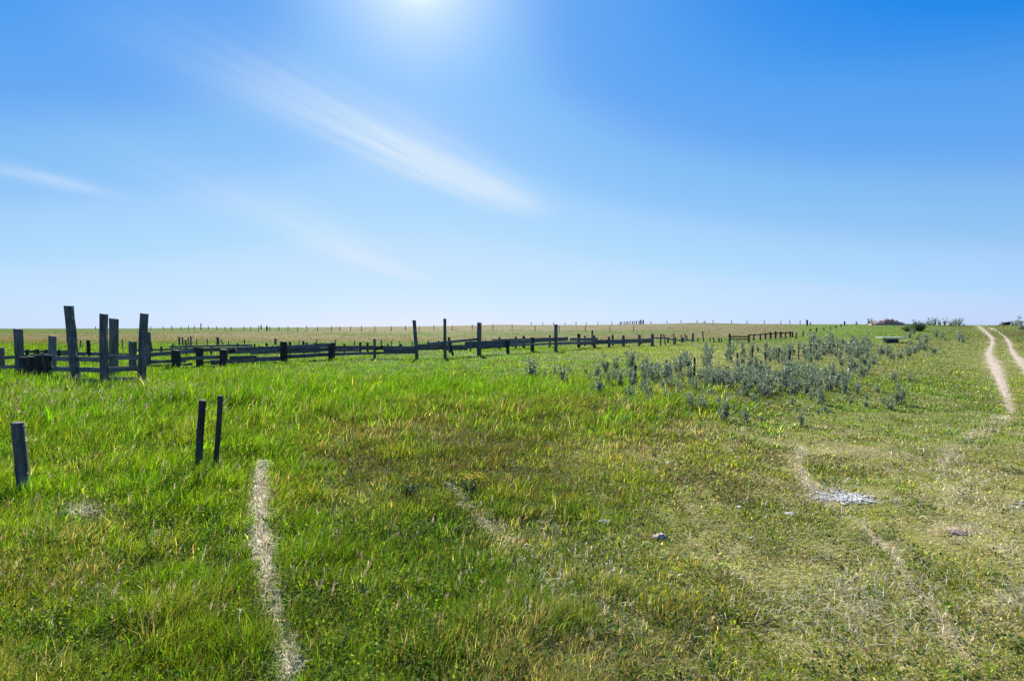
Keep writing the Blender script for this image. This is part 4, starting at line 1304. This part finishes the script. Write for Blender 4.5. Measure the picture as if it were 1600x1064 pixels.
AREAS = [((1080, 598), (88, 15), 70, (22, 38), "silvery shrub in the crowded left half of the thicket"), ((1040, 622), (70, 12), 20, (14, 26), "smaller silvery shrub on the thicket's front left fringe"),
         ((1215, 600), (60, 12), 44, (20, 38), "silvery shrub in the crowded right half of the thicket"), ((1250, 556), (72, 8), 56, (15, 27), "silvery shrub on the thicket's back edge beside the thin post line"),
         ((1350, 548), (50, 7), 40, (13, 24), "silvery shrub in the far right arm of the thicket"), ((1330, 612), (50, 18), 20, (12, 24), "sparse silvery shrub between the thicket and the dirt track"), ((1455, 532), (34, 5), 16, (10, 16), "small grey shrub near the track below the ridge"),
         ((960, 630), (40, 14), 10, (10, 20), "thin silvery shrub scattered at the left front of the thicket"), ((1180, 640), (110, 12), 14, (8, 18), "little silvery seedling shrub in front of the thicket")]
cnt = 0
for (cx, cy), (sx, sy), num, (h0, h1), lb in AREAS:
    k = 0; tries = 0
    while k < num and tries < 2000:
        tries += 1
        px = random.gauss(cx, sx); py = random.gauss(cy, sy)
        if py < 522 or (px < 1100 and py < 572) or px > 1505 or (py < 548 and px < 1165) or (1362 < px < 1420 and py < 552): continue
        p = at(px, py)
        if min((p.x - x) ** 2 + (p.y - y) ** 2 for x, y in taken) < (.018 * p.y) ** 2: continue
        taken.append((p.x, p.y))
        shrub(p, 0.85 * random.uniform(h0, h1) * p.y / F / .82, random.choice(SHR), lb, group=GS, wide=random.uniform(.85, 1.3))
        k += 1; cnt += 1
# shrubs on the right skyline
GK = "grey green bushes on the right skyline"
for i, (px, Y, hp, lb) in enumerate(((1357, 133, 9, "grey green bush left of the rubble heap"), (1362, 134, 12, "taller grey green bush touching the rubble heap's left end"), (1338, 133, 6, "low bush right of the skyline post nearest the heap"), (1266, 150, 5, "low bush beside the stout skyline post"),
                                    (1452, 126, 9, "skyline bush first right of the dark bush"), (1459, 127, 14, "tallest skyline bush right of the dark bush"), (1468, 128, 10, "rounded skyline bush right of the tallest one"), (1476, 126, 12, "third skyline bush from the tallest one"), (1485, 126, 11, "skyline bush fourth along toward the track"), (1491, 124, 12, "skyline bush next to last toward the track"),
                                    (1498, 122, 12, "last upright skyline bush before the track"), (1505, 120, 6, "low bush where the skyline bushes end"), (1582, 128, 9, "grey bush growing by the wagon drawbar"), (1588, 126, 10, "grey bush right of the wagon drawbar"), (1597, 118, 16, "large grey bush at the right frame edge on the ridge"), (1596, 100, 14, "nearer grey bush at the right edge below the ridge"))):
    p = atY(px, Y)
    shrub(p, hp * Y / F / .8, SHR[(i * 3) % 7], lb, group=GK, wide=1.25, name="grey_bush")
for (px, py, hp, i, wd, lb) in ((1435, 517, 19, 3, 1.5, "dense dark green bush on the right skyline slope"), (1419, 518, 11, 3, 1.3, "smaller dark bush at the left foot of the dense one"), (1101, 508, 4.5, 1, 1.0, "tiny dark bush on the middle skyline mound")):
    p = at(px, py) if py > 510 else atY(px, 232)
    shrub(p, hp * p.y / F / .5, GRN[i], lb, "bush", None, "green_bush", wd)
# dark weeds in the lush grass
for (px, py, hp, i, lb) in ((512, 655, 14, 0, "dark green weed plant left of its twin in mid pasture"), (536, 655, 14, 1, "dark green weed plant right of its twin in mid pasture"), (611, 640, 18, 2, "tall dark weed plant alone in the lush mid pasture"), (915, 585, 12, 0, "dark little weed plant left of the silvery thicket")):
    p = at(px, py)
    shrub(p, hp * p.y / F / .5, GRN[i], lb, "weed", "dark weeds standing in the lush grass", "weed_plant", .7)
# yellow flowered weeds
for (px, py, hp, lb, flowers) in ((738, 772, 30, "leafy green weed topped with yellow flowers", 90), (640, 775, 32, "leafy green weed left of the yellow flowered one", 16)):
    p = at(px, py)
    s = hp * p.y / F / .5
    rt = shrub(p, s, GRN[0 if flowers > 50 else 2], lb, "weed", None, "flowering_weed", 1.25)
    V = []
    for _ in range(flowers):
        c = Vector((random.gauss(0, .11), random.gauss(0, .11), random.uniform(.40, .52) * s + .01))
        for j in range(5):
            t0 = 1.2566 * j
            V += [c, c + Vector((math.cos(t0) * .008, math.sin(t0) * .008, .003)), c + Vector((math.cos(t0 + .6) * .014, math.sin(t0 + .6) * .014, .005)), c + Vector((math.cos(t0 + 1.1) * .008, math.sin(t0 + 1.1) * .008, .003))]
    me = np_mesh("blossoms", np.array([tuple(v) for v in V]), np.arange(len(V)), np.full(len(V) // 4, 4))
    link("blossoms", me, M_FLOWER, rt)
print("shrubs", cnt)
